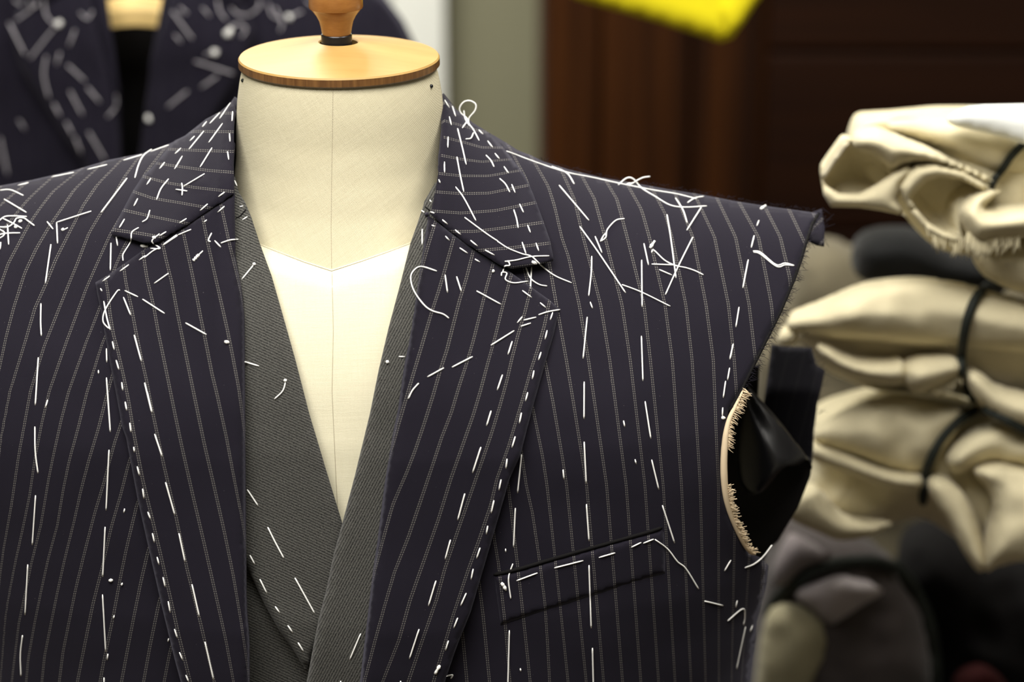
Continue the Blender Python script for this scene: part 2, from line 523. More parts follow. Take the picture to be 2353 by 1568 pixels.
# white door and its casing, right edge in view beside the dummy's neck
dr = box('door_1', (-.86, -.075, 1.955, 2.0, .01, 2.02), M_white); dr['kind'] = 'structure'; dr['label'] = 'white painted door behind the hanging jacket'
for z0, z1 in ((.2, .9), (1.05, 1.85)):
    pn = box('door_panel', (-.74, -.19, 1.945, 1.957, z0, z1), M_white, dr, .006)
kn = lathe('door_knob', [(.001, 0), (.022, .004), (.026, .02), (.018, .035), (.010, .045), (.010, .06)], (0, 0, 0), M_steel, None, 20)
kn.rotation_euler = (-math.pi / 2, 0, 0); kn.location = (-.80, 1.90, 1.0); kn.parent = dr
struct('trim_1', (-.072, .006, 1.965, 2.0, 0, 2.1), M_white, 'white door casing beside the beige wall')
struct('trim_2', (-.95, -.863, 1.965, 2.0, 0, 2.1), M_white, 'white door casing behind the hanging jacket')
struct('trim_3', (-.95, .006, 1.965, 2.0, 2.103, 2.18), M_white, 'white head casing above the door')
for nm, (x, y, w, l) in (('a', (-0.25, -0.88, 1.2, .9)), ('b', (.70, .10, .6, .9)), ('c', (-.45, 1.25, .7, .6))):
    lt = thing('ceiling_light', {'a': 'large square ceiling light above the front of the linen dummy', 'b': 'narrow ceiling light above the work table',
                                 'c': 'small ceiling light in front of the white door'}[nm], 'ceiling light', (x, y, 2.7))
    v, f = join([box_geo(x - w / 2 - .03, x + w / 2 + .03, y - l / 2 - .03, y - l / 2, 2.62, 2.7), box_geo(x - w / 2 - .03, x + w / 2 + .03, y + l / 2, y + l / 2 + .03, 2.62, 2.7),
                 box_geo(x - w / 2 - .03, x - w / 2, y - l / 2, y + l / 2, 2.62, 2.7), box_geo(x + w / 2, x + w / 2 + .03, y - l / 2, y + l / 2, 2.62, 2.7)])
    mesh_obj('frame', v, f, M_white, lt, False)
    box('diffuser', (x - w / 2, x + w / 2, y - l / 2, y + l / 2, 2.66, 2.67), M_lamp, lt)

# wardrobe of dark wood
wx0 = .1375
wr = thing('wardrobe', 'tall dark mahogany wardrobe with plank doors beside the beige wall', 'wardrobe', (1.2, 1.7, 0))
box('carcass', (wx0, 2.3, 1.475, 1.99, 0, 2.25), M_mahog, wr, .004)
x = wx0 + .004; n = 0
for w in (.068, .11, .085):
    box('door_board', (x, x + w - .004, 1.455, 1.474, .08, 2.2), M_mahog, wr, .003); x += w
for row in range(9):
    z0 = .06 + row * .225
    d_ = box('drawer_front', (x + .004, x + 1.15, 1.457, 1.474, z0, z0 + .217), M_mahog_shade, wr, .003)
    kb = lathe('knob', [(.004, 0), (.006, .01), (.014, .018), (.012, .026), (.002, .03)], (0, 0, 0), M_mahog_shade, None, 16)
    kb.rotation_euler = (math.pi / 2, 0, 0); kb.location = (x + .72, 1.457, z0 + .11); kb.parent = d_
box('cornice', (wx0 - .02, 2.32, 1.44, 1.99, 2.251, 2.31), M_mahog, wr, .01)

# work table under the bundles
tb = thing('work_table', 'black-stained wooden work table under the canvas bundles', 'table', (.85, .42, 0))
box('table_top', (.275, 1.45, .02, .86, .762, .80), M_table, tb, .004)
for lx in (.31, 1.36):
    for ly in (.06, .77):
        box('leg', (lx, lx + .055, ly, ly + .055, 0, .761), M_table, tb, .003)
for ly in (.07, .79): box('apron', (.366, 1.359, ly, ly + .02, .67, .761), M_table, tb)


# ------------------------------------------------------------------ the dummy
DISC = np.array([0., 0., 1.5])
dm = thing('tailors_dummy', 'linen-covered dress form with domed wooden neck cap and turned finial', 'dress form', (0, 0, 0))
# neck: rings
NK = [(1.4955, .0560, .0560, 0), (1.490, .0578, .0578, 0), (1.484, .0590, .0590, 0), (1.475, .0604, .0604, 0), (1.458, .0618, .0620, 0), (1.44, .0622, .0645, -.001),
      (1.42, .0645, .067, -.004), (1.405, .070, .071, -.006), (1.39, .080, .077, -.007), (1.375, .095, .083, -.007), (1.35, .12, .088, -.006)]
seg = 72
V, F = [], []
nkz = np.linspace(1.4955, 1.35, 40)
NKa = np.array(sorted(NK)); nk = lambda z, c: np.interp(z, NKa[:, 0], NKa[:, c])
for z in nkz:
    for s in range(seg):
        a = 2 * math.pi * s / seg
        V.append((nk(z, 1) * math.cos(a), nk(z, 3) + nk(z, 2) * math.sin(a), z))
for i in range(len(nkz) - 1):
    for s in range(seg):
        s2 = (s + 1) % seg
        F.append((i * seg + s, (i + 1) * seg + s, (i + 1) * seg + s2, i * seg + s2))
F.append(tuple(range(seg)))
neck = mesh_obj('neck', V, F, M_neck, dm)
neck_bvh = BVHTree.FromPolygons([Vector(v) for v in V], F)
def ray_on(bvh, P, lift=0.0):
    out = []
    last = None
    for p, d in zip(np.asarray(P), dirs(P)):
        dv = Vector(d).normalized()
        h = bvh.ray_cast(Vector(CAM), dv)
        if h[0] is not None: last = h[3] - 0; out.append(h[0] - dv * lift)
        elif last is not None: out.append(Vector(CAM) + dv * last)
    return out
# chest of the dummy below the neck seam
SEAM = xy('500@505 560@540 597@560 640@577 700@600 762@620 830@598 890@577 943@557 985@530 1040@500')
chest_poly = np.array(SEAM + xy('1060@700 1040@1400 900@1500 600@1500 500@1400 480@700'))
def chest_surf(V, d):
    P = hit(V, -.012)
    D = dirs(V)
    for n, (p, dd) in enumerate(zip(P, D)):
        dv = Vector(dd).normalized()
        h = neck_bvh.ray_cast(Vector(CAM), dv)
        if h[0] is not None:
            q = h[0] - dv * .0005
            w = min(1, d[n] / 40.0)
            # the chest leaves the neck at the seam
            tn = (Vector(CAM) - q).length; tp = (Vector(CAM) - Vector(p)).length
            tt = min(tn, tn * (1 - w) + tp * w) if tp < tn else tn
            P[n] = np.array(Vector(CAM) + dv * tt)
    return P
chest = patch('chest', chest_poly, chest_surf, M_chest, dm, 14, 10, register=True, thick=.002)
# hidden rest of the torso, stand
V, F = [], []
rows = [(1.36, .13, .075), (1.33, .19, .090), (1.28, .205, .105), (1.2, .205, .112), (1.1, .19, .11), (1.0, .175, .105), (.9, .185, .11), (.82, .19, .115), (.80, .17, .10)]
for z, a_, b_ in rows:
    for s in range(48):
        an = 2 * math.pi * s / 48
        V.append((a_ * math.cos(an), .004 + b_ * math.sin(an) * (1 if math.sin(an) > 0 else .95), z))
for i in range(len(rows) - 1):
    for s in range(48):
        s2 = (s + 1) % 48; F.append((i * 48 + s, (i + 1) * 48 + s, (i + 1) * 48 + s2, i * 48 + s2))
F.append(tuple(range(48))); F.append(tuple(reversed(range((len(rows) - 1) * 48, len(rows) * 48))))
mesh_obj('torso', V, F, M_chest, dm)
lathe('stand_pole', [(.017, .10), (.017, .80)], (0, 0, 0), M_iron, dm, 24)
lathe('stand_base', [(.001, .0), (.20, 0), (.205, .012), (.19, .03), (.06, .05), (.035, .10), (.001, .10)], (0, 0, 0), M_iron, dm, 48)
# wooden cap: domed top, stained rim
R = .0590
cap = lathe('neck_cap', [(.0112, -.004), (.0112, .0078), (.012, .0084), (.022, .0066), (.034, .0042), (.046, .0020), (.0565, .0003), (R - .0007, 0), (R, -.0010)],
            DISC, M_maple, dm, 96, close=False)
lathe('cap_rim', [(R, -.0010), (R + .0001, -.0050), (R - .0006, -.0058), (.050, -.0062), (.0112, -.0062), (.0112, -.0035)], DISC, M_mapleedge, dm, 96, close=False)
pc = (-.0012, 0, 1.5)
lathe('post_collar', [(.0088, -.02), (.0088, .0060), (.0091, .0064), (.0091, .0126), (.0088, .0130), (.001, .0130)], pc, M_blackmetal, dm, 40, close=False)
lathe('finial', [(r_, z_ + .0016) for r_, z_ in [(.001, .0114), (.0083, .0114), (.0086, .0125), (.0092, .0155), (.0101, .0192), (.0118, .0225), (.0146, .0262), (.0155, .0268), (.0159, .0278), (.0158, .031),
                 (.0157, .035), (.0150, .040), (.0135, .045), (.0105, .0495), (.006, .0525), (.0008, .0535)]], pc, M_finial, dm, 56, close=False)
for o_ in list(dm.children):
    if o_.name.split('.')[0] in ('finial', 'neck_cap', 'cap_rim', 'post_collar'):
        m_ = o_.modifiers.new('crisp', 'EDGE_SPLIT'); m_.split_angle = math.radians(26)
def seamline(name, px, bvh, par, r=.00032, lift=.0001):
    pts = ray_on(bvh, resample(np.array(px, float), 10), lift)
    return tube(name, pts, r, M_seam, par)
seamline('neck_seam', [(765, 199), (764, 300), (762, 420), (761, 520), (762, 618)], neck_bvh, dm, .00020, .0)
chest_bvh = SURF[-1][1]
seamline('front_seam', [(763, 624), (766, 760), (763, 900), (772, 1100), (780, 1250)], chest_bvh, dm, .00018, .00006)
seamline('collar_seam', [(x_, y_ + 3) for x_, y_ in SEAM[1:-1]], chest_bvh, dm, .00026, .00008)
for px in ((558, 185), (991, 198)):
    q = ray_on(neck_bvh, np.array([px], float), .0004)[0]
    d_ = Vector(dirs(np.array([px], float))[0]).normalized()
    tube('tack', [q - d_ * .0012, q - d_ * .0006, q + d_ * .003], [.0010, .0012, .0006], M_blackmetal if px[0] > 700 else M_cord, dm, 8, .8)

# ------------------------------------------------------------------ waistcoat
wc = thing('waistcoat', 'charcoal grey twill waistcoat with basted lapels under the pinstripe jacket', 'waistcoat', (0, 0, .9))
wcL_in = C('n', [(200, 50), (245, 160), (300, 330), (390, 580), (470, 860), (560, 1180), (660, 1568)]).tolist() + C('l', [(700, 260), (790, 555)]).tolist()
wcR_in = C('n', [(1490, 40), (1480, 80), (1440, 200), (1390, 340), (1320, 620), (1230, 960), (1160, 1260), (1100, 1560)]).tolist() + C('l', [(870, 260), (795, 545)]).tolist()
def rounded(d, r, drop):
    q = np.clip(d / r, 0, 1); return -drop * (1 - np.sqrt(1 - (1 - q) ** 2))
def surf_off(off, r=8, drop=.0012, amp=.0005, seed=0., fn=None):
    def s(V, d):
        o = off + rounded(d, r, drop) + wob(V, amp, 110, seed)
        if fn is not None: o = o + fn(V)
        return hit(V, o)
    return s
# body fronts of the waistcoat, under its lapels
patch('front_panel', [(480, 1230), (560, 1250), (640, 1380), (760, 1500), (800, 2000), (760, 2700), (380, 2700), (330, 2000), (400, 1400)],
      surf_off(-.010, seed=3), M_grey, wc, 22, 18)
patch('front_panel', [(770, 1400), (900, 1250), (1100, 1250), (1200, 2000), (1150, 2700), (730, 2700), (690, 2000), (690, 1600)],
      surf_off(-.0085, seed=5), M_grey, wc, 22, 18)
Lp = [(540, 405), (548, 440)] + wcL_in + C('l', [(800, 620), (740, 1000), (640, 1300), (560, 1500)]).tolist() + \
     C('l', [(545, 1470), (470, 1350), (390, 1240), (300, 1080), (215, 900), (150, 780)]).tolist() + [(500, 1240), (470, 900), (460, 600), (490, 430)]
patch('lapel', Lp, surf_off(-.0045, 7, .0014, seed=1, fn=lambda V: .004 * np.clip((V[:, 1] - 900) / 600, 0, 1)), M_grey, wc, 13, 9)
Rp = [(1000, 420)] + wcR_in + C('l', [(735, 760), (690, 980), (640, 1170), (605, 1350), (565, 1568)]).tolist() + \
     [(690, 1640), (640, 1900), (760, 1960), (880, 1700), (930, 1400), (960, 1100), (1000, 800), (1040, 560), (1050, 430)]
patch('lapel', Rp, surf_off(-.0015, 12, .0030, seed=2, fn=lambda V: .009 * np.clip((V[:, 1] - 1000) / 500, 0, 1)), M_grey_steep, wc, 13, 9)
wc_bvh = SURF[-2:]
def on_cloth(px, surfs, lift):
    pts = []
    for p in resample(np.array(px, float), 5):
        d_ = Vector(dirs(p[None, :])[0]).normalized()
        hh = [h[3] for h in (bv.ray_cast(Vector(CAM), d_) for _, bv in surfs) if h[0] is not None]
        if hh: pts.append(Vector(CAM) + d_ * (min(hh) - lift))
    return pts
for ln in ([(541, 503), (552, 497), (566, 481)], [(972, 472), (980, 478), (990, 487)]):
    pts = on_cloth(ln, wc_bvh, -.0001)
    if len(pts) > 2: tube('shoulder_seam', pts, .0005, M_blackcloth, wc)

# ------------------------------------------------------------------ suit jacket
jk = thing('suit_jacket', 'sleeveless navy pinstripe suit jacket covered in white basting stitches, worn by the linen dress form', 'jacket', (0, 0, .72))
ST_R = [xy(t) for t in (
    '1040@1116 1045@1300 1064@1470 1071@1546', '1085@1200 1101@1342 1110@1412 1123@1546', '1122@1116 1136@1240 1146@1298 1155@1380 1162@1444 1170@1546',
    '1145@929 1168@1116 1200@1400 1216@1546',
    '1182@929 1209@1116 1224@1180 1241@1291 1253@1387 1259@1482 1262@1546', '1170@700 1222@929 1247@1050 1257@1116 1303@1546',
    '1150@400 1235@740 1254@837 1270@920 1292@1050 1302@1116 1345@1546', '1184@364 1207@406 1240@500 1263@607 1279@703 1301@826 1315@910 1348@1116 1385@1546',
    '1233@383 1260@429 1275@478 1290@545 1306@589 1331@700 1352@826 1394@1116 1429@1546', '1292@395 1320@458 1340@545 1380@700 1401@826 1439@1116 1471@1546',
    '1339@409 1366@458 1390@545 1429@700 1448@826 1482@1116 1512@1546', '1397@423 1418@458 1441@545 1480@700 1494@826 1524@1116 1550@1546',
    '1446@433 1474@482 1492@545 1528@700 1545@826 1566@1116 1587@1546', '1505@446 1531@496 1544@545 1576@700 1590@826 1604@1032 1609@1116 1621@1546',
    '1555@454 1592@545 1622@700 1639@826 1647@1032 1651@1116 1652@1546', '1601@458 1642@545 1674@700 1687@826 1693@907 1690@1116 1682@1546',
    '1653@467 1690@545 1721@700 1736@826 1738@907 1727@1200 1705@1546', '1702@472 1743@545 1773@700 1785@826 1770@1116 1730@1546',
    '1759@479 1793@545 1815@640 1825@800', '1815@486 1845@549 1868@600 1890@800')]
ST_L = [xy(t) for t in (
    '-30@460 -90@520 -130@600 -160@760 -170@1568', '40@438 -10@480 -50@536 -80@620 -110@760 -140@1000 -150@1568',
    '115@412 67@456 38@491 0@536 -30@600 -60@700 -80@800 -110@1000 -120@1568', '166@405 121@440 89@482 70@510 41@565 19@606 0@660 -25@740 -50@900 -80@1200 -100@1568',
    '217@392 172@434 140@482 115@517 83@571 57@625 32@705 13@778 -12@900 -40@1164 -75@1568',
    '271@376 223@424 191@472 166@523 128@597 105@654 80@708 57@788 22@900 0@1010 -15@1164 -50@1568',
    '312@370 287@405 265@447 233@488 204@536 179@603 153@667 128@730 102@794 70@900 55@985 43@1049 26@1164 8@1262 0@1326 -18@1568',
    '373@348 338@392 322@418 252@542 223@606 198@663 179@714 153@785 113@900 96@972 81@1049 68@1139 51@1220 34@1296 17@1381 4@1467 -3@1568',
    '430@330 380@400 284@568 265@612 223@724 198@788 158@900 141@964 124@1041 111@1105 94@1207 72@1296 60@1356 43@1433 30@1539',
    '480@330 420@420 320@600 235@788 200@900 179@985 158@1062 145@1126 132@1207 111@1283 94@1360 81@1424 64@1518 60@1568',
    '530@330 350@640 275@800 243@917 226@985 204@1058 187@1122 170@1198 149@1283 132@1360 119@1424 102@1509 96@1568',
    '330@800 277@977 264@1015 239@1109 217@1181 196@1262 175@1347 162@1411 145@1496 136@1568', '350@900 294@1070 277@1139 256@1211 234@1309 213@1390 200@1454 183@1539',
    '370@1000 313@1164 290@1262 277@1326 260@1420 239@1518 230@1568', '400@1060 339@1271 324@1335 307@1420 290@1509 279@1568', '430@1150 364@1390 345@1484 330@1568', '460@1250 390@1501 377@1568')]
ST_LL = [xy(t) for t in (
    '240@627 248@672 253@723 261@771 270@803 283@860 296@924 307@994 328@1104 349@1190 371@1283 392@1377 409@1454 430@1539',
    '283@605 289@650 302@707 312@761 324@819 337@876 347@930 375@1062 405@1190 430@1309 460@1428 486@1539',
    '328@576 337@637 353@704 363@761 375@819 388@883 404@962 418@1028 443@1139 469@1249 498@1377 520@1475 537@1568',
    '372@554 382@599 395@650 407@717 420@781 433@844 446@908 469@1019 490@1109 516@1224 537@1326 554@1428 567@1518',
    '420@529 433@589 449@666 461@730 474@793 487@860 499@908 520@1002 541@1113 558@1198 569@1262 600@1500',
    '466@500 477@557 493@628 509@698 522@755 535@819 549@892 560@977 590@1200 620@1400', '514@500 528@564 544@628 554@669 580@800 640@1300')]
ST_RL = [xy(t) for t in (
    '1000@512 983@567 967@624 951@691 930@760 850@1000 800@1200', '1042@550 1024@614 1008@668 992@716 976@770 961@821 945@875 932@920 916@974 906@1012 860@1150 820@1300',
    '1087@579 1072@639 1056@690 1043@741 1027@805 1012@850 996@907 973@980 954@1036 935@1085 902@1160 880@1239 859@1319 820@1450',
    '1133@607 1117@665 1104@719 1088@783 1072@837 1056@885 1037@949 1015@1005 989@1085 964@1160 938@1236 906@1315 884@1391 862@1471 840@1558',
    '1174@635 1155@703 1136@780 1120@837 1104@898 1088@952 1066@1015 1036@1100 1007@1195 975@1287 942@1380 917@1471 891@1536',
    '1219@665 1206@719 1190@770 1177@821 1165@875 1149@933 1130@996 1104@1072 1053@1217 1022@1308 1004@1377 971@1471 938@1568',
    '1262@695 1251@748 1235@805 1219@853 1203@910 1187@964 1168@1028 1142@1100 1128@1160 1102@1238 1076@1310 1043@1409 1014@1507')]
ST_LC = [xy(t) for t in ('400@180 540@178', '400@220 540@218', '400@262 460@260 535@260', '400@303 460@302 535@303', '383@343 462@346 531@348', '359@375 414@383 478@392 532@396',
                         '335@407 383@420 446@431 532@440', '306@440 351@456 414@466 481@478', '284@483 351@498 430@514', '261@528 319@536 376@545', '250@580 400@600')]
ST_RC = [xy(t) for t in ('1015@190 1150@230', '1018@235 1060@252 1150@265', '1023@278 1066@290 1107@303 1152@305', '1031@318 1066@327 1107@339 1152@340', '1018@358 1059@366 1107@372 1174@366',
                         '1010@399 1059@404 1123@404 1196@391', '1002@441 1059@445 1123@444 1212@426', '996@485 1059@490 1139@484 1228@466', '1037@532 1091@532 1171@522 1248@511',
                         '1094@576 1171@570 1263@559', '1174@616 1235@608 1270@604')]
sR, sL = stripe_vertical(ST_R, 0), stripe_vertical(ST_L, 0)
ARM_R = [(1880, 490), (1864, 518), (1851, 556), (1838, 600), (1822, 645), (1790, 720), (1760, 780), (1730, 840), (1706, 890), (1674, 946), (1661, 1000), (1656, 1080),
         (1661, 1140), (1681, 1200), (1724, 1274)]
SIDE_R = [(1748, 1282), (1766, 1300), (1762, 1340), (1750, 1390), (1739, 1432), (1738, 1465), (1731, 1510), (1724, 1568), (1712, 1750), (1706, 2000), (1712, 2300), (1730, 2900)]
silR = [p for p in SIL_R if 1050 <= p[0] <= 1870]
front_R = silR + ARM_R + SIDE_R + [(700, 2950), (690, 2200), (735, 2000), (848, 1568), (880, 1300), (930, 1000), (975, 700), (1020, 480), (1040, 330)]
dragR = lambda V: .0018 * np.exp(-((V[:, 0] - 1480) / 150) ** 2 - ((V[:, 1] - 640) / 110) ** 2) + .0016 * np.exp(-((V[:, 0] - 1430) / 60) ** 2 - ((V[:, 1] - 1000) / 160) ** 2)
fR = patch('front_panel', front_R, surf_off(.0, 5, .0006, .0008, 11, dragR), M_wool, jk, 13, 10, stripe=sR)
silL = [p for p in SIL_L if -310 <= p[0] <= 505]
front_L = silL + [(540, 330), (530, 480), (545, 1000), (560, 1568), (590, 2000), (670, 2200), (675, 2950), (-130, 2900), (-115, 2300), (-110, 2000), (-125, 1750), (-150, 1568),
                  (-165, 1430), (-190, 1310), (-150, 1275), (-105, 1190), (-85, 1080), (-95, 960), (-130, 900), (-190, 790), (-250, 650), (-290, 560)]
fL = patch('front_panel', front_L, surf_off(.0, 5, .0006, .0008, 17), M_wool, jk, 13, 10, stripe=sL)
# chest pocket welt on the wearer's left front
welt = C('k', [(268, 705), (450, 668), (700, 592), (1000, 508), (1300, 424), (1400, 395), (1487, 362), (1495, 400), (1502, 560), (1500, 684), (1300, 745), (1000, 838), (640, 950), (315, 1056)])
patch('pocket_welt', welt, surf_off(.0016, 5, .0014, .0004, 21), M_wool, jk, 10, 7, stripe=sR, thick=.0022)
wl = C('k', [(262, 694), (450, 652), (700, 577), (1000, 492), (1300, 408), (1400, 380), (1480, 352)])
tube('pocket_opening', [Vector(p) for p in hit(resample(wl, 8), .0001)], .0011, M_blackcloth, jk)

# lapels
LgG = C('g', [(1690, 450), (1500, 580), (1350, 680), (1200, 765), (1110, 822)]).tolist()
lap_L_out = C('o', [(400, 238), (250, 345), (150, 415), (60, 468), (75, 560), (95, 650), (130, 850), (165, 1050), (215, 1300), (250, 1500)]).tolist() + \
            C('m', [(680, 250), (740, 570), (800, 840), (870, 1150), (940, 1440), (975, 1568)]).tolist()
lap_L_in = C('l', [(205, 1568), (205, 1330), (200, 1250), (190, 1130), (185, 1000)]).tolist() + C('n', [(195, 880), (185, 750), (170, 640), (150, 540), (130, 430)]).tolist()
lapL = LgG + lap_L_out + [(520, 2000), (600, 2060), (588, 1800)] + lap_L_in
foldL = np.array([(600, 2060)] + lap_L_in); foldR_pts = C('n', [(1535, 90), (1480, 376), (1440, 627), (1390, 970), (1340, 1255), (1300, 1537)]).tolist() + \
    C('l', [(1110, 0), (1060, 300), (1010, 700), (985, 860), (950, 1160), (905, 1545)]).tolist() + [(800, 1750), (745, 2000)]
def lap_fn(fold, tipy):
    def f(V):
        dd = line_dist(V, fold)
        roll = -.0060 * (1 - np.sqrt(1 - (1 - np.clip(dd / 26, 0, 1)) ** 2))
        belly = .011 * np.clip((V[:, 1] - 750) / 800, 0, 1) ** 1.3 * np.clip(1 - dd / 330, .3, 1)
        return roll + belly + .0022 * np.clip((V[:, 1] - tipy) / 300, 0, 1)
    return f
pL = patch('lapel', lapL, surf_off(.0048, 7, .0016, .0006, 31, lap_fn(foldL, 700)), M_wool, jk, 11, 8, stripe=stripe_vertical(ST_LL, 0), thick=.0024)
RgG = C('h', [(262, 925), (400, 1030), (560, 1150), (700, 1240), (805, 1306)]).tolist()
lap_R_out = C('q', [(860, 240), (1000, 340), (1140, 440), (1205, 500), (1195, 560), (1170, 680), (1110, 880), (1040, 1130), (980, 1350), (930, 1550)]).tolist() + \
            C('k', [(380, 0), (300, 280), (200, 620), (100, 960), (0, 1210)]).tolist() + [(1032, 1538), (1022, 1568), (890, 2000)]
lapR = RgG + lap_R_out + foldR_pts[::-1][:-1] + [(986, 488)]
pR = patch('lapel', lapR, surf_off(.0056, 7, .0016, .0006, 37, lap_fn(np.array(foldR_pts), 760)), M_wool, jk, 11, 8, stripe=stripe_vertical(ST_RL, 0), thick=.0024)
# collar with the part that runs round the back of the neck
colL_px = C('g', [(1690, 452), (1500, 577), (1350, 677), (1200, 762), (1120, 812), (1040, 812), (930, 780), (800, 742), (870, 600), (960, 430), (1020, 340), (1100, 260), (1180, 160)]).tolist() + \
          [(402, 323), (425, 312), (473, 274), (505, 257), (530, 236), (539, 222), (538, 290), (537, 370)]
colR_px = C('h', [(275, 915), (400, 1022), (560, 1142), (700, 1232), (790, 1292), (870, 1310), (1000, 1292), (1120, 1268), (1168, 1240), (1140, 1100), (1080, 930), (1020, 770), (960, 640), (910, 570),
                  (860, 505), (800, 430)]).tolist() + [(1126, 306), (1088, 283), (1050, 253), (1019, 214), (1022, 248), (1021, 296), (1016, 337), (1010, 378), (1002, 430), (992, 478)]
back_v, back_f, back_s = [], [], []
pl_, pr_ = hit([(539, 226)], .004)[0], hit([(1019, 218)], .004)[0]
NB = 24
for i in range(NB + 1):
    a = math.pi * i / NB
    ca, sa = math.cos(a), math.sin(a)
    cx = (pl_[0] + pr_[0]) / 2; hw = (pr_[0] - pl_[0]) / 2
    for j, (grow, dz, by) in enumerate(((-.004, -.03, 0), (-.002, -.008, .0), (.0, .001, .0), (.006, .000, .004), (.018, -.022, .008), (.028, -.045, .012))):
        grow = grow * sa if grow > 0 else grow
        back_v.append((cx + (hw - .004 + grow) * ca, pl_[1] + (.078 + by) * sa + grow * .2, pl_[2] - .004 + .012 * sa + dz)); back_s.append((j * .8, i * .01))
for i in range(NB):
    for j in range(5):
        a = i * 6 + j; back_f.append((a, a + 6, a + 7, a + 1))
lift = lambda V: .0016 * np.exp(-((V[:, 1] - 420) / 14) ** 2) * (V[:, 0] < 480) + .0030 * np.clip((V[:, 1] - 500) / 80, 0, 1)
patch('collar', colL_px, surf_off(.0078, 8, .0018, .0009, 41, lift), M_wool, jk, 10, 8, stripe=stripe_horizontal(ST_LC), thick=.0026,
      extra=(back_v, back_f, np.array(back_s)))
patch('collar', colR_px, surf_off(.0084, 8, .0018, .0009, 43, lambda V: .0030 * np.clip((V[:, 1] - 500) / 80, 0, 1)), M_wool, jk, 10, 8, stripe=stripe_horizontal(ST_RC), thick=.0026)
# back and sides of the jacket
_XA = lambda z: np.interp(z, [1.10, 1.19, 1.25, 1.32, 1.41], [.262, .2575, .236, .240, .283])
V, F, S = [], [], []
cols = np.linspace(-1, 1, 61); NR = 34
for rI in range(NR + 1):
    v = rI / NR
    for s in cols:
        if v <= .4:
            u = v / .4
            xx = s * .285
            zt = zridge(np.array([xx]))[0]
            z = zt + (1.19 - zt) * u
            xx = s * min(_XA(z), .284)
        else:
            z = 1.19 + (.715 - 1.19) * (v - .4) / .6
            xx = s * (np.interp(z, _WZ, _WV) - .0006)
        h = max(0.0, zridge(np.array([xx]))[0] - z)
        w = np.interp(z, _WZ, _WV)
        E = (1 - min(1, abs(xx) / w) ** 2.5) ** .4
        y = YR + .125 * E * (1 - math.exp(-h / (.42 * .125)))
        V.append((xx, y, z - (.0008 if rI == 0 else 0))); S.append((xx / .0115, z))
nc = len(cols)
for rI in range(NR):
    for c_ in range(nc - 1):
        a = rI * nc + c_; F.append((a, a + nc, a + nc + 1, a + 1))
bp = mesh_obj('back_panel', V, F, M_wool, jk, uvs={'weave': np.array([(v[0], v[2]) for v in V]), 'stripe': np.array(S)})
solidify(bp, .0016, 1)

# armhole: lining, folded satin, loose back edge, canvas
def depth_surf(y0, fn=None, Tf=0.0, Rr=40):
    def s(V, d):
        y = np.full(len(V), y0) if fn is None else fn(V)
        if Tf: y = y - Tf * np.sqrt(1 - (1 - np.clip(d / Rr, 0, 1)) ** 2)
        return on_plane_y(V, y)
    return s
patch('armhole_back_edge', [(1772, 790), (1800, 796), (1862, 799), (1868, 820), (1874, 838), (1896, 850), (1888, 890), (1878, 930), (1868, 990), (1866, 1040), (1860, 1090), (1828, 1166),
                            (1780, 1240), (1740, 1268), (1690, 1250), (1660, 1180), (1680, 1080), (1745, 1000), (1754, 930), (1764, 860)],
      depth_surf(.055, lambda V: .100 - .035 * np.clip((V[:, 0] - 1680) / 190., 0, 1) + .02 * np.clip((900 - V[:, 1]) / 150., 0, 1)), M_wool_back, jk, 12, 9, stripe=lambda V: np.stack([(V[:, 0] + .25 * V[:, 1]) / 38., V[:, 1] / PXM], 1), register=False)
patch('lining', [(1640, 930), (1700, 880), (1728, 845), (1742, 838), (1738, 920), (1760, 960), (1840, 1040), (1866, 1060), (1862, 1095), (1832, 1168), (1784, 1246), (1740, 1285), (1700, 1260), (1640, 1150)],
      depth_surf(.03, lambda V: .030 + .018 * np.cos((V[:, 0] - 1640) / 75.)), M_lining, jk, 12, 9, register=False)
# cone of satin: apex up at the left, open end towards the bundles
apex = on_plane_y(np.array([(1712, 885)]), .018)[0]
mouth = [on_plane_y(np.array([p]), y)[0] for p, y in (((1866, 1072), .012), ((1852, 1062), .002), ((1820, 1068), -.006), ((1775, 1105), -.008), ((1722, 1140), .0), ((1700, 1100), .018), ((1760, 1080), .034), ((1830, 1070), .030))]
mouth = smooth_closed(mouth, 4)
V, F = [], []; nm = len(mouth); NRR = 10
for r_ in range(NRR + 1):
    t_ = (r_ / NRR)
    for k_, m_ in enumerate(mouth):
        p = apex * (1 - t_) + m_ * t_
        c_ = apex * (1 - t_) + mouth.mean(0) * t_
        bulge = 1 + .18 * math.sin(math.pi * t_)
        V.append(c_ + (p - c_) * bulge * (1 if t_ > 0 else .05) + np.array([0, 0, .002 * math.sin(k_ * .9 + t_ * 5)]))
for r_ in range(NRR):
    for k_ in range(nm):
        k2 = (k_ + 1) % nm; F.append((r_ * nm + k_, r_ * nm + k2, (r_ + 1) * nm + k2, (r_ + 1) * nm + k_))
cone = mesh_obj('satin_fold', V, F, M_satin, jk); solidify(cone, .0006)
# turned-back tip of the back shoulder
patch('shoulder_tip', [(1868, 487), (1888, 480), (1891, 500), (1895, 524), (1894, 563), (1876, 560), (1860, 552), (1852, 545)], depth_surf(.022, lambda V: .016 + .030 * (565 - V[:, 1]) / 85.), M_wool, jk, 8, 7,
      stripe=lambda V: np.stack([(V[:, 0] * .8 + V[:, 1] * .75 - 1889) / 40., V[:, 1] / PXM], 1), register=False)
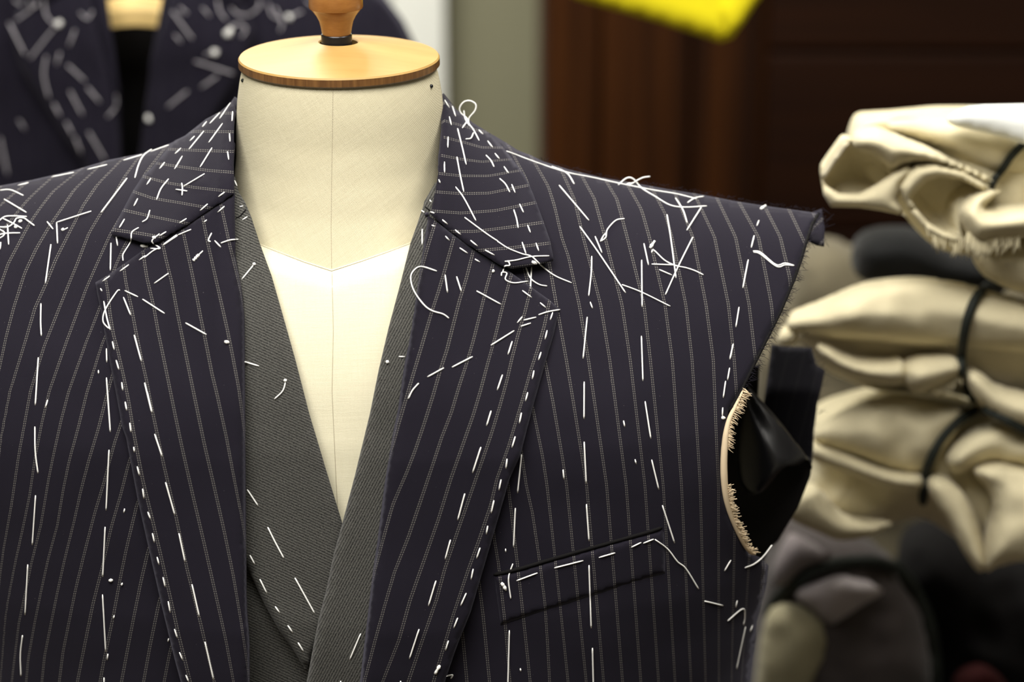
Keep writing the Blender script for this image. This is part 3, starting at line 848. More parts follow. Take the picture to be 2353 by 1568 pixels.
# raw armhole edge: dark binding and fray
edge_px = resample(np.array(ARM_R[:10], float), 7)
ep = hit(edge_px, .0002)
ep = [Vector(p) for p in ep]
tube('armhole_raw_edge', [p + Vector((.0006, .0010, 0)) for p in ep], .0010, M_blackcloth, jk)
fz = []
for p in ep:
    for _ in range(5):
        q = p + Vector((random.uniform(-.001, .002), random.uniform(0, .003), random.uniform(-.002, .002)))
        L_ = random.uniform(.002, .0065)
        dr_ = Vector((random.uniform(.3, 1), random.uniform(-.2, .5), random.uniform(-.7, .5))).normalized()
        fz.append(tube_geo([q, q + dr_ * L_ * .5, q + dr_ * L_ + Vector((0, 0, random.uniform(-.001, .001)))], .00013, 3, .5))
for x_ in np.linspace(1240, 1880, 190):
    py = np.interp(x_, [p[0] for p in SIL_R], [p[1] for p in SIL_R]) + 1
    q = Vector(hit([(x_, py)])[0]); L_ = random.uniform(.001, .0032)
    fz.append(tube_geo([q, q + Vector((random.uniform(-.5, .5) * L_, 0, L_ * .6)), q + Vector((random.uniform(-1, 1) * L_, 0, L_))], .00012, 3, .5))
for (px0, y_) in (((1888, 860), .06), ((1880, 930), .06), ((1868, 1000), .06), ((1872, 842), .06), ((1815, 797), .06), ((1850, 799), .06), ((1893, 500), .022), ((1894, 540), .022)):
    for _ in range(7):
        q = Vector(on_plane_y(np.array([(px0[0] + random.uniform(-8, 3), px0[1] + random.uniform(-30, 30))]), y_)[0]); L_ = random.uniform(.003, .008)
        dr_ = Vector((random.uniform(.2, 1), 0, random.uniform(-.6, .9))).normalized()
        fz.append(tube_geo([q, q + dr_ * L_ * .5, q + dr_ * L_], .00013, 3, .5))
v, f = join(fz); fo = mesh_obj('frayed_fibres', v, f, M_fuzz, jk); fo['kind'] = 'stuff'
canv_px = resample(smooth_line([(1704, 897), (1686, 935), (1672, 965), (1664, 1000), (1660, 1050), (1660, 1095), (1664, 1140), (1674, 1180), (1692, 1225), (1708, 1256), (1722, 1274)], 5), 7)
cp = [Vector(p) + Vector((.0010, .0006, 0)) for p in hit(canv_px, .0006)]
wd = np.interp(np.linspace(0, 1, len(cp)), [0, .15, .35, .5, .8, 1], [.0006, .0013, .0020, .0021, .0014, .0009])
tube('canvas_edge', cp, list(wd), M_canvasedge, jk, 8, .6)
fz = []
for n_, p in enumerate(cp):
    u = n_ / len(cp)
    if .33 < u < .55: continue
    for _ in range(5):
        L_ = random.uniform(.002, .0058)
        q = p + Vector((random.uniform(-.0005, .001), 0, random.uniform(-.0012, .0012)))
        dr_ = Vector((random.uniform(.5, 1), -.25, random.uniform(-.1, .55) if u > .5 else random.uniform(-.8, -.1))).normalized()
        fz.append(tube_geo([q, q + dr_ * L_ * .5, q + dr_ * L_ + Vector((0, 0, random.uniform(-.0006, .0006)))], .00026, 4, .6))
v, f = join(fz); fo = mesh_obj('canvas_fringe', v, f, M_canvasedge, jk); fo['kind'] = 'stuff'

# ------------------------------------------------------------------ basting stitches and loose threads (each one a part of the cloth it is sewn through)
STITCHES = {
 'a': '''145,1485 228,1465|415,1418 592,1382|700,1358 857,1320|988,1285 1138,1240|1205,1215 1352,1162|L 1080,1425 1110,1320 1150,1245 1215,1195|1760,950 1845,825|1680,990 1760,905|1622,1015 1655,975|
1520,1130 1558,1092|1512,1198 1632,1052|1672,1142 1782,990|1402,1232 1448,1188|1278,1352 1318,1302|1398,1355 1460,1252|1602,1340 1698,1185|1175,1480 1208,1430|1858,970 1863,895|1842,1135 1838,1070|
1832,1280 1822,1215''',
 'g': '''1128,500 1160,420 1215,350|965,545 992,492|860,702 897,640|L 1025,660 1060,635 1080,575|1325,402 1475,312|1268,425 1350,437|1310,380 1315,420 1312,470|1575,478 1618,445|1443,578 1497,530|
1293,668 1345,635|1150,760 1198,730|1570,590 1617,547|1470,662 1490,645|1280,755 1378,713|1175,828 1280,758|1178,822 1275,752|1003,935 1048,902|1040,918 1100,870 1150,845|K 1015,830 1068,837|
L 1150,745 1095,800 1155,850 1085,850|K 1102,768 1120,778|L 1000,700 950,735 942,800 900,870 885,900 887,940|838,768 848,832|800,812 795,1010|865,1015 928,968|740,1088 790,1050|725,1140 735,1160|
L 865,1150 840,1165 760,1290 742,1370 770,1415 795,1430|748,1232 770,1350 795,1440|900,1155 995,1200|1028,1217 1187,1320|890,1203 942,1332|1112,1103 1215,1030|K 1393,940 1420,910 1435,895|1430,900 1462,868|
1525,740 1502,790 1517,802|1548,795 1592,842|L 1592,812 1660,790 1718,785|1338,1388 1488,1472|K 1619,1522 1652,1530|1742,1075 1832,965|K 1828,972 1836,955|1728,550 1752,545|1748,645 1782,622|1690,360 1708,402|
340,658 383,712|410,662 658,582|408,665 415,815|K 445,715 465,715|465,715 488,702|367,822 327,1103|295,1248 293,1380 298,1482|728,592 915,345''',
 's': '''L 0,235 150,230 335,310|60,365 380,555|L -40,700 60,620 180,605 385,615|L -20,765 120,760 200,700 240,640 340,635 420,690 495,745|L 40,640 200,720 315,785|K 215,780 240,745|K 270,690 320,670|
-30,880 100,855 290,850|L -20,790 60,840 50,890 -20,935|108,735 125,1020|12,985 0,1090''',
 'o': '''183,895 196,955|210,1030 230,1098|250,1190 258,1248|275,1330 287,1392|308,1482 317,1548|340,848 392,1038|415,1192 467,1408|140,945 143,1045|82,1102 83,1128|140,1155 168,1548|1135,1040 1240,1072|
L 1350,1310 1410,1250 1432,1180|K 1420,1180 1438,1170''',
 'm': '''675,58 683,102|700,170 706,218|721,300 725,328|740,405 752,453|769,525 777,578|797,650 812,690|822,765 833,815|847,893 858,935|879,1002 891,1055|907,1132 918,1193|941,1282 956,1330|968,1407 985,1450|
1002,1530 1018,1568|793,0 820,115|834,230 875,352|893,490 943,667|965,765 998,920|1035,1040 1075,1215|1105,1350 1152,1555|245,88 257,45|188,190 190,320 205,442|192,560 174,828|150,933 135,1205|122,1315 110,1420 113,1535|
580,0 595,218|588,315 572,642|567,730 554,1000|553,1095 570,1403|578,1448 582,1415|561,1543 561,1600|K 588,1020 609,1018|K 656,1040 661,1041|668,655 672,632|612,1225 616,1208|906,1350 910,1332''',
 'p': '''88,822 81,932|1105,1028 1086,1087''',
 'n': '''K 1215,1193 1234,1204''',
 'l': '''188,347 258,452|318,585 365,680 420,782|205,763 236,822|268,915 312,1005|365,1088 394,1130|445,1208 477,1256|510,1317 546,1376|490,906 617,1135|908,1260 838,1427|1568,372 1523,540|1477,665 1443,790|
1385,925 1337,1085|1278,1232 1217,1420|1523,1160 1498,1225|1464,1305 1446,1367|K 1410,1462 1380,1515|1450,1530 1490,1523 1480,1545|780,1560 783,1590|1160,1560 1165,1590''',
 'q': '''L 325,230 215,197 160,225 137,280 160,370 230,470 290,515 370,540 412,570|385,258 403,387|468,270 503,380|612,373 788,470|942,370 1008,420|1070,458 1110,492|490,62 547,102|568,8 618,50|673,78 740,115|600,143 635,165|
K 724,228 740,232|1058,545 1130,522 1212,508|905,603 940,560|952,583 1040,563|930,628 1002,605|1160,528 1143,582|715,765 882,660|868,737 838,832|798,978 761,1088|716,1238 684,1345|1120,658 1105,722|1076,815 1058,872|
1025,948 1013,1010|980,1105 964,1168|935,1252 920,1328|890,1423 867,1503|435,923 582,847|258,993 375,928|L 195,1038 150,1090 120,1150|52,846 95,848|
L 762,15 840,65 940,105 1010,125 1090,200 1180,265 1297,315|L 820,160 900,150 1010,125 1135,120|K 1010,160 1045,178|940,22 968,105|1040,28 1060,85|L 800,240 815,195 850,188 840,162 815,160|
L 790,265 795,240 830,245 820,290 880,315 980,303|L 968,205 1000,280 1060,325 1120,338|1008,200 1000,355''',
 'h': '''382,95 415,150|437,140 460,212|415,215 430,275|407,360 404,437|380,540 381,618|337,600 330,632|340,668 350,695|475,300 510,440 537,560|470,505 495,640 520,757|460,720 520,800 608,965|525,940 680,1055 770,1115|
680,492 715,530 738,577|745,480 776,518|692,390 727,435|628,310 657,340|810,575 842,622|778,660 820,700 852,760|865,703 890,763|922,845 950,905|880,885 900,950 912,1018|980,997 1000,1050|275,815 287,830|280,900 308,910|
365,957 402,990|458,1030 497,1065|215,890 235,905|220,1025 220,1140|290,997 310,1005|387,1075 415,1107|L 520,170 530,230 560,280|L 590,330 570,370 535,375|
L 510,295 545,235 500,190 490,150 520,108 565,100 605,125 600,170 560,220 555,260 590,310 630,385''',
 'c': '''L 428,908 620,980 790,1035 940,1065 1100,1100 1300,1140 1450,1165 1570,1195|L 700,1000 790,1040 835,1105|L 1100,1110 1150,1070 1190,1075 1240,1130 1320,1180 1410,1232 1500,1245 1630,1238|K 1150,1112 1190,1100|
L 1170,1110 1240,1070 1290,1060|1515,1218 1560,1190 1612,1180''',
 'i': '''100,360 295,590|235,630 350,790 535,1065|L 375,725 405,700 415,650 470,590 527,578|L 370,728 390,690 412,670|335,695 380,802|313,825 310,930 293,1085|303,1125 318,1167|640,850 643,1157|655,742 685,883|K 695,770 725,725|
L 705,800 720,785 790,850 860,885 930,900 990,920 1045,947|705,876 860,882|755,912 838,948|806,553 830,700 865,968|975,700 880,890 795,1077|862,443 910,520 938,605|1030,505 935,655|L 510,1010 640,1060 828,1153|
K 1420,515 1455,490|1408,590 1395,625|1377,690 1358,768|1338,848 1303,1033|1278,1158 1257,1290|1240,1400 1217,1500|L 1370,790 1420,800 1520,880 1580,870 1640,885|L 1372,796 1420,812 1525,892 1580,882 1638,886''',
 'j': '''324,220 308,305|305,352 294,420|283,425 270,518|267,572 265,620|K 260,628 280,630|312,1418 277,1478|L 390,1460 440,1440 490,1400 540,1335''',
 'r': '''568,83 541,355|548,507 547,750|548,900 562,1172|563,1308 580,1550|923,207 933,502|947,635 985,880|990,1017 1037,1212|1060,1315 1140,1562|806,762 814,802|881,1015 889,1045|410,1082 416,1145|138,982 112,1235|43,1012 36,1075''',
 'k': '''421,213 408,497|350,507 352,530|L 403,615 372,720 388,868|K 320,752 340,780|K 335,770 354,808|430,738 580,682|702,646 910,593|1023,571 1140,537|1257,497 1328,462|1343,468 1418,438|L 1428,440 1520,510 1590,600 1650,650 1742,797|
952,625 968,1080|977,1222 984,1500|378,1095 367,1500|457,1370 460,1390|1783,884 1918,917|2010,930 2020,880|1950,1028 2060,940 2075,1000 2065,1055|2080,1070 2015,1375|2112,1105 2130,1060|318,8 303,85|267,158 247,250|
222,342 212,402|167,500 142,577|117,652 102,730|67,827 27,918''',
}
def first_hit(px, surfs):
    d_ = Vector(dirs(np.array([px], float))[0]).normalized(); best = None
    for o, bv in surfs:
        h = bv.ray_cast(Vector(CAM), d_)
        if h[0] is not None and (best is None or h[3] < best[1]): best = (o, h[3])
    return best, d_
def sew(px, kind, surfs, r=.00046, mat=None, fallback=1.5, names=('basting_stitch', 'loose_thread', 'thread_knot')):
    mat = mat or M_thread
    line = smooth_line([np.array(p) for p in px], 6) if len(px) > 2 else np.array(px, float)
    line = resample(line, 7)
    if len(line) < 3: line = np.array([line[0], (line[0] + line[-1]) / 2, line[-1]])
    hs = [first_hit(p, surfs) for p in line]
    ds = [b[1] if b else None for b, _ in hs]
    known = [i for i, q in enumerate(ds) if q is not None]
    if not known: ds = [fallback] * len(ds); own = surfs[0][0]
    else:
        ds = list(np.interp(range(len(ds)), known, [ds[i] for i in known]))
        cnt = {}
        for b, _ in hs:
            if b: cnt[b[0]] = cnt.get(b[0], 0) + 1
        own = max(cnt, key=cnt.get)
    n = len(line)
    # taut thread: never dips below the straight chord in front of the cloth
    pts = []
    for i, ((b, dv), dist) in enumerate(zip(hs, ds)):
        s = i / (n - 1)
        up = r * (.75 + (.5 if kind != 'S' else .35) * math.sin(math.pi * s))
        if kind == 'S' and i in (0, n - 1): up = -r * .3
        pts.append(Vector(CAM) + dv * (dist - up))
    nm = names[0] if kind == 'S' else names[1]
    rr = r
    if kind == 'K':
        nm = names[2]
        rr = [r * 2.0 * (1 + .3 * math.sin(i * 2.1)) for i in range(n)]
    elif kind == 'L':
        rr = [r * .95] * n
    return tube(nm, pts, rr, mat, own, 7, .75)
def parse(txt):
    for s in txt.replace('\n', '').split('|'):
        s = s.strip()
        if not s: continue
        kind = 'S'
        if s[0] in 'LK': kind = s[0]; s = s[1:].strip()
        yield kind, [tuple(float(q) for q in w.split(',')) for w in s.split()]
garment = [(o, b) for o, b in SURF if o.name.split('.')[0] != 'chest']
for key, txt in STITCHES.items():
    for kind, pts in parse(txt):
        sew(C(key, pts), kind, garment)

# ------------------------------------------------------------------ hanging jacket behind, hanger, rail, yellow cloth
rl = thing('garment_rail', 'steel garment rail holding the hanging pinstripe jacket and the yellow cloth', 'rail', (.1, .63, 0))
tube('crossbar', [(-.95, .63, 1.565), (0, .63, 1.565), (1.05, .63, 1.565)], .0125, M_steel, rl, 16, 1)
for x_ in (-.93, 1.62):
    pass
tube('post', [(-.93, .63, .04), (-.93, .63, 1.60)], .014, M_steel, rl, 16, 1)
tube('post', [(1.035, .90, .04), (1.035, .90, 1.55), (1.035, .80, 1.60), (1.035, .63, 1.60)], .014, M_steel, rl, 16, 1)
box('foot', (-.955, -.905, .36, .90, 0, .039), M_steel, rl, .004); box('foot', (1.01, 1.06, .868, 1.18, 0, .039), M_steel, rl, .004)

X2, Y2 = -.212, .665
def G2(x, z):
    xx = np.abs(x - X2)
    zr = 1.482 - .26 * np.clip(xx - .05, 0, .5) - 3.2 * np.clip(xx - .185, 0, 1) ** 1.6
    h = np.clip((zr - z) / .10, 0, 1)
    return .10 * np.clip(1 - (xx / .27) ** 2.4, 0, 1) ** .42 * np.sqrt(1 - (1 - h) ** 2)
def surf2(off, amp=.0015, seed=0.):
    def s(V, d):
        D = dirs(V); t = (Y2 - .08 - CAM[1]) / D[:, 1]
        for _ in range(8):
            P = CAM + D * t[:, None]
            y = Y2 - G2(P[:, 0], P[:, 2]) - off - rounded(d, 9, .002)
            t = .5 * t + .5 * (y - CAM[1]) / D[:, 1]
        P = CAM + D * t[:, None]
        w = wob(V, amp, 70, seed); P[:, 1] -= w
        return P
    return s
j2 = thing('suit_jacket', 'unfinished navy suit jacket with tangled white threads hanging on the pale wooden hanger', 'jacket', (X2, Y2, .75))
st2 = lambda V: np.stack([V[:, 0] / 34. + .12 * np.sin(V[:, 1] / 300.), V[:, 1] / PXM], 1)
SURF2 = []
def patch2(name, poly, off, seed, mat=None, step=16):
    global SURF
    keep = SURF; SURF = []
    o = patch(name, poly, surf2(off, .0018, seed), mat or M_wool_far, j2, step, 12, .003, stripe=st2)
    SURF2.extend(SURF); SURF = keep
    return o
out_r = [(400, -215), (560, -170), (700, -130), (800, -85), (855, -35), (890, 5), (922, 48), (950, 105), (968, 180), (975, 400), (960, 800), (955, 1500)]
out_l = [(2 * 310 - x_, y_) for x_, y_ in out_r]
patch2('front_panel', out_r + [(320, 1500), (318, 500), (345, 140), (372, 0)], .0, 51)
patch2('front_panel', [(248, 0), (275, 200), (285, 500), (312, 1500)] + out_l[::-1], .0, 55)
patch2('lapel', [(100, -120), (170, -150), (205, -60), (213, 20), (227, 80), (252, 184), (275, 316), (280, 440), (262, 520), (215, 430), (190, 373), (120, 268), (49, 160), (22, 70), (60, -20)], .020, 57)
patch2('lapel', [(510, -120), (440, -150), (402, -60), (385, 20), (364, 80), (347, 143), (336, 230), (322, 344), (316, 440), (330, 520), (390, 430), (415, 373), (490, 268), (556, 160), (585, 70), (550, -20)], .020, 59)
patch2('collar', [(30, -60), (110, -160), (200, -235), (235, -235), (205, -120), (200, -60), (150, -20), (75, 20)], .026, 61)
patch2('collar', [(590, -60), (510, -160), (420, -235), (385, -235), (410, -120), (412, -60), (470, -20), (545, 20)], .026, 63)
keep = SURF; SURF = []
patch('lining', [(110, -230), (510, -230), (540, 0), (480, 500), (330, 900), (290, 900), (140, 500), (80, 0)], depth_surf(.70, lambda V: .715 - .02 * np.cos((V[:, 0] - 310) / 60.)), M_blackcloth, j2, 30, 20, .002)
patch('back_panel', [(x_, y_) for x_, y_ in out_r] + [(320, 1500)] + out_l[::-1], depth_surf(.76, lambda V: .765 - .095 * np.clip(np.abs(V[:, 0] - 310) / 650., 0, 1) ** 2.5), M_wool_far, j2, 40, 25, .003, stripe=st2)
SURF = keep
hg = thing('coat_hanger', 'pale wooden coat hanger showing between the lapels of the hanging navy jacket', 'coat hanger', (X2, .625, 1.39))
V, F = [], []
for i in range(25):
    s = -1 + 2 * i / 24
    zc = 1.4015 - .055 * abs(s) ** 1.5; hh = .0118 - .004 * abs(s); dy = .011
    xx = X2 - .002 + s * .165
    for (a, b) in ((-1, -.9), (-1, .25), (-.35, 1), (.6, 1), (1, .5), (1, -.6), (.5, -1), (-.7, -1)):
        V.append((xx, .617 + a * dy + .03 * s * s, zc + b * hh))
for i in range(24):
    for k_ in range(8):
        k2 = (k_ + 1) % 8; F.append((i * 8 + k_, i * 8 + k2, (i + 1) * 8 + k2, (i + 1) * 8 + k_))
F.append(tuple(reversed(range(8)))); F.append(tuple(24 * 8 + k_ for k_ in range(8)))
mesh_obj('bar', V, F, M_hanger, hg, False)
hk = [(X2, .628, 1.408), (X2, .628, 1.46), (X2, .628, 1.53)] + [(X2, .630 - .021 * math.cos(a), 1.563 + .021 * math.sin(a)) for a in np.linspace(.35, math.pi + .9, 12)][::-1]
hk = [(X2, .628, 1.408), (X2, .628, 1.48), (X2, .640, 1.530), (X2, .652, 1.556)] + [(X2, .630 + .020 * math.cos(a), 1.566 + .020 * math.sin(a)) for a in np.linspace(.3, math.pi + .2, 9)]
tube('hook', hk, .0018, M_steel, hg, 8, .9)
ST2 = '''L 130,160 230,90 300,20|L 350,0 370,120 440,200|L 440,220 380,290 300,390 240,470|K 455,205 490,170|600,240 550,370|480,420 450,520|L 370,450 350,600 390,780|540,520 680,650|560,730 660,920|L 930,760 930,850 860,940|
K 1180,955 1205,945|1740,610 1610,700|1500,730 1340,860|1560,490 1870,590|L 1380,90 1480,230 1540,310|L 1800,300 1830,240 1900,190 1970,230 1930,300|K 1810,290 1850,230|L 1850,60 1900,110 1990,120 2070,60 2080,0|1640,440 1750,400|
K 1700,430 1740,410|70,180 200,440|0,1100 60,1400|430,830 480,930|530,980 580,1080|600,1100 650,1230|710,1060 840,1280|L 1740,0 1760,90 1810,160|L 230,0 250,60 300,40|L 110,0 170,40|1620,60 1680,130|1400,280 1450,340|1440,60 1500,110|
700,700 800,820|L 2200,60 2260,180 2240,250|2330,130 2420,90|K 2300,150 2330,130|L 2150,30 2180,120 2260,160|150,960 200,1040|L 640,100 700,150 740,90|L 2450,0 2560,80 2640,60|2600,140 2700,250'''
for kind, pts in parse(ST2):
    sew(C('a', pts), kind, SURF2, .00075 if kind != 'K' else .0014, M_thread if kind == 'K' else M_thread_dull, 2.05)

def pillow(name, poly, y0, Tf, Tb, mat, par, Rm=.03, step=14, amp=.003, seed=0., smooth=True, tilt=0.0, sc=60.):
    """a soft fold of cloth with an outline in the picture and real thickness on both sides"""
    poly = np.asarray(poly, float)
    if smooth: poly = smooth_closed(poly, 3)
    V, F, d = triangulate(poly, step, step * .8)
    k = 1 - np.clip(d / 3050. / Rm, 0, 1); inf = np.sqrt(np.maximum(0, 1 - k * k))
    w = wob(V, amp, sc, seed) * np.clip(d / 25, 0, 1)
    base = y0 + tilt * (V[:, 1] - V[:, 1].mean()) / 3000.
    A = on_plane_y(V, base - Tf * inf - w)
    B = on_plane_y(V, base); B[:, 1] += Tb * inf
    n = len(V)
    edge = d < 1e-3
    idx = np.arange(n) + n; idx[edge] = np.arange(n)[edge]
    F2 = [tuple(idx[i] for i in reversed(t)) for t in F]
    F2 = [t for t in F2 if not all(i < n for i in t)]
    o = mesh_obj(name, np.vstack([A, B]), [tuple(t) for t in F] + F2, mat, par)
    PIL.append((o, BVHTree.FromPolygons([Vector(p) for p in A], F)))
    return o
PIL = []
yc = thing('yellow_cloth', 'bright yellow folded cloth hanging in front of the dark wooden wardrobe', 'cloth', (.28, .62, 1.36))
yp = [(1330, 0), (1500, 47), (1622, 86), (1655, 97), (1682, 88), (1712, 48), (1735, 12), (1760, -20), (1850, -200), (1880, -390), (1180, -390), (1210, -60)]
pillow('hanging_fold', yp, .600, .012, .012, M_yellow, yc, .016, 18, .0006, 3., smooth=False, sc=140)
pillow('side_fold', [(1640, 20), (1662, 88), (1690, 76), (1722, 30), (1765, -30), (1850, -240), (1720, -240), (1690, -60)], .592, .008, .006, M_yellow, yc, .012, 14, .0004, 5., smooth=False, sc=140)

# ------------------------------------------------------------------ bundles of canvas on the table
def cord_on(name, px, par, r=.0030, key='p', mat=None):
    line = resample(smooth_line([np.array(p) for p in C(key, px)], 6), 12)
    surfs = PIL; ds = []
    for p in line:
        b, dv = first_hit(p, surfs); ds.append((b[1] if b else None, dv))
    kn_ = [i for i, q in enumerate(ds) if q[0] is not None]
    dd = np.interp(range(len(ds)), kn_, [ds[i][0] for i in kn_])
    # a tight cord bridges hollows
    m_ = np.array([dd[max(0, i - 3):i + 4].min() * .6 + dd[i] * .4 for i in range(len(dd))])
    pts = [Vector(CAM) + dv * (q - r * .6) for (_, dv), q in zip(ds, m_)]
    return tube(name, pts, r, mat or M_cord, par, 8, .9)
def fringe(par, px, y, n, L, mat, key='p'):
    line = C(key, px); t_ = np.linspace(0, 1, len(line)); fz = []
    for u in np.linspace(0, 1, n):
        p = np.array([np.interp(u, t_, line[:, 0]), np.interp(u, t_, line[:, 1])])
        q = Vector(on_plane_y(p[None, :], y)[0]); l_ = L * random.uniform(.5, 1.3)
        fz.append(tube_geo([q + Vector((0, 0, .004)), q + Vector((random.uniform(-.001, .001), -.001, -l_ * .5)), q + Vector((random.uniform(-.002, .002), 0, -l_))], random.uniform(.0006, .0011), 5, .5))
    v, f = join(fz); o = mesh_obj('fringe', v, f, mat, par); o['kind'] = 'stuff'; return o

# pile further back that carries the upper bundles
tp = thing('cloth_pile', 'dull olive cloth pile standing behind the tied canvas bundles', 'cloth', (.55, .68, .80))
pillow('cloth_body', [(1815, 640), (1850, 575), (1920, 560), (2020, 590), (2200, 600), (2400, 620), (2600, 700), (2650, 1100), (2600, 1400), (1990, 1410), (1850, 1250), (1740, 1080), (1722, 940), (1728, 820), (1770, 730)], .68, .05, .10, M_olive, tp, .05, 26, .006, 2.)
cc = thing('charcoal_cloth', 'charcoal folded cloth wedged between the upper canvas bundles', 'cloth', (.55, .42, 1.2))
pillow('cloth_fold', [(1955, 600), (1975, 548), (2030, 528), (2120, 532), (2200, 580), (2300, 600), (2300, 680), (2080, 660), (1985, 645)], .44, .05, .05, M_char, cc, .03, 14, .003, 4.)

def bundle(lab, base):
    return thing('canvas_bundle', lab, 'cloth bundle', base, 'tied canvas bundles')
# grey bundle at the bottom
b4 = thing('cloth_bundle', 'grey mauve cloth bundle with dark cord at the bottom of the stack', 'cloth bundle', (.42, .37, .80))
pillow('cloth_body', C('f', [(300, 900), (350, 680), (430, 480), (600, 500), (850, 560), (1050, 600), (1250, 760), (1400, 1000), (1490, 1300), (1510, 1700), (1480, 2110), (330, 2110), (240, 1800), (225, 1568), (265, 1150)]),
       .40, .07, .08, M_mauve_shade, b4, .06, 18, .006, 6.)
pillow('cloth_fold', C('f', [(300, 1250), (360, 1090), (480, 1030), (640, 1070), (760, 1180), (760, 1400), (640, 1640), (560, 1950), (360, 2050), (260, 1750), (270, 1500)]), .335, .03, .05, M_olive2, b4, .04, 16, .004, 8.)
pillow('cloth_fold', C('f', [(540, 960), (680, 880), (850, 840), (1040, 880), (1150, 940), (980, 1050), (860, 1130), (770, 1165), (650, 1060)]), .330, .02, .04, fabric('pale_mauve_cloth', (.40, .36, .37), .05), b4, .03, 14, .002, 9.)
pillow('cloth_fold', C('f', [(380, 860), (400, 700), (520, 560), (700, 640), (800, 700), (600, 780), (460, 900)]), .335, .02, .04, M_mauve, b4, .03, 14, .002, 9.)
cord_on('cord', [(350, 1090), (420, 980), (540, 880), (700, 780), (880, 735), (1080, 730), (1220, 770)], b4, .0055, 'f')
cord_on('cord', [(1200, 740), (1330, 900), (1430, 1100), (1480, 1300), (1500, 1568), (1490, 1900)], b4, .007, 'f')
# black cloth put in for the deep shade to its right, red piece
dk = thing('shade_cloth_pile', 'black folded cloth added for the shade beneath the lowest canvas bundle', 'cloth', (.62, .42, .80))
pillow('cloth_body', [(2060, 1290), (2140, 1215), (2300, 1260), (2480, 1270), (2600, 1300), (2640, 1500), (2620, 1655), (2160, 1655), (2100, 1500)], .46, .07, .08, M_blackcloth, dk, .05, 22, .006, 7.)
rd = thing('red_cloth', 'small dark red cloth on the added shade cloth', 'cloth', (.57, .33, 1.0))
pillow('cloth_fold', [(2185, 1610), (2195, 1565), (2225, 1543), (2262, 1536), (2300, 1556), (2330, 1610), (2260, 1640)], .345, .02, .03, M_red, rd, .02, 10, .002, 8.)

# third bundle from the top of the stack
b3 = bundle('lowest tied canvas bundle, drooping into a point above the added shade cloth', (.45, .24, 1.0))
Y3 = .235
pillow('cloth_body', [(1866, 975), (1900, 948), (1981, 922), (2051, 909), (2150, 912), (2245, 935), (2353, 975), (2500, 1000), (2570, 1150), (2520, 1300), (2353, 1290), (2285, 1300), (2200, 1240), (2130, 1195),
                      (2080, 1195), (2010, 1222), (1930, 1238), (1880, 1220), (1815, 1190), (1835, 1145), (1858, 1090), (1864, 1030)], Y3 + .018, .05, .08, M_canvas, b3, .045, 16, .006, 12.)
pillow('upper_fold', [(1868, 1005), (1885, 978), (1980, 932), (2060, 912), (2160, 925), (2215, 950), (2180, 1030), (2125, 1085), (2050, 1080), (1960, 1046), (1890, 1024)], Y3 - .035, .022, .03, M_canvas, b3, .03, 12, .006, 13.)
pillow('band_fold', [(1866, 1022), (1900, 1028), (1960, 1050), (2050, 1082), (2118, 1092), (2116, 1130), (2040, 1122), (1950, 1090), (1868, 1058)], Y3 - .04, .022, .03, M_canvas, b3, .012, 9, .002, 14.)
pillow('lower_lobe', [(1812, 1188), (1832, 1140), (1870, 1120), (1900, 1140), (1935, 1180), (1990, 1200), (2050, 1200), (2010, 1229), (1935, 1243), (1880, 1224)], Y3 - .04, .022, .03, M_canvas, b3, .018, 10, .003, 15.)
pillow('pointed_fold', [(2132, 1118), (2150, 1100), (2185, 1108), (2220, 1140), (2245, 1195), (2262, 1260), (2268, 1300), (2258, 1315), (2240, 1308), (2205, 1255), (2180, 1205), (2150, 1160)], Y3 - .055, .018, .03, M_canvas, b3, .012, 9, .002, 16.)
pillow('pointed_fold', [(2238, 1082), (2290, 1066), (2353, 1078), (2500, 1110), (2540, 1220), (2490, 1305), (2353, 1292), (2300, 1300), (2268, 1316), (2262, 1290), (2268, 1230), (2282, 1180), (2272, 1130)], Y3 - .06, .03, .04, M_canvas, b3, .02, 11, .004, 17.)
pillow('side_fold', [(2175, 1050), (2230, 1000), (2300, 980), (2353, 1000), (2480, 1040), (2480, 1110), (2353, 1072), (2270, 1062), (2200, 1090)], Y3 - .05, .022, .03, M_canvas, b3, .02, 11, .004, 18.)
# second bundle
b2 = bundle('middle tied canvas bundle, its left end narrowing to a tip behind the jacket armhole', (.45, .23, 1.14))
Y_2 = .215
pillow('cloth_body', C('e', [(290, 400), (400, 300), (700, 150), (1000, 40), (1400, 20), (1800, 110), (2200, 210), (2650, 330), (2700, 700), (2500, 1000), (2048, 900), (1750, 860), (1500, 790), (1300, 790), (1000, 780), (760, 700), (580, 600), (450, 440)]),
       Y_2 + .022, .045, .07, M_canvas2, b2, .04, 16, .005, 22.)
pillow('upper_fold', C('e', [(335, 300), (400, 230), (600, 150), (850, 42), (1050, 0), (1350, -12), (1650, 30), (1950, 115), (2600, 260), (2640, 400), (2500, 500), (2048, 510), (1600, 465), (1300, 460), (1000, 425), (700, 405), (500, 375), (370, 350)]),
       Y_2 - .03, .038, .04, M_canvas, b2, .03, 12, .004, 23.)
pillow('rolled_lip', C('e', [(550, 455), (640, 468), (760, 528), (900, 570), (1090, 572), (1160, 556), (1210, 600), (1225, 660), (1200, 722), (1080, 738), (900, 702), (740, 645), (620, 560)]), Y_2 - .045, .022, .03, M_canvas, b2, .014, 9, .002, 24.)
pillow('frayed_fold', C('e', [(1170, 630), (1250, 562), (1400, 545), (1585, 560), (1600, 650), (1500, 712), (1400, 762), (1290, 790), (1200, 745)]), Y_2 - .048, .02, .03, M_canvas, b2, .018, 9, .003, 25.)
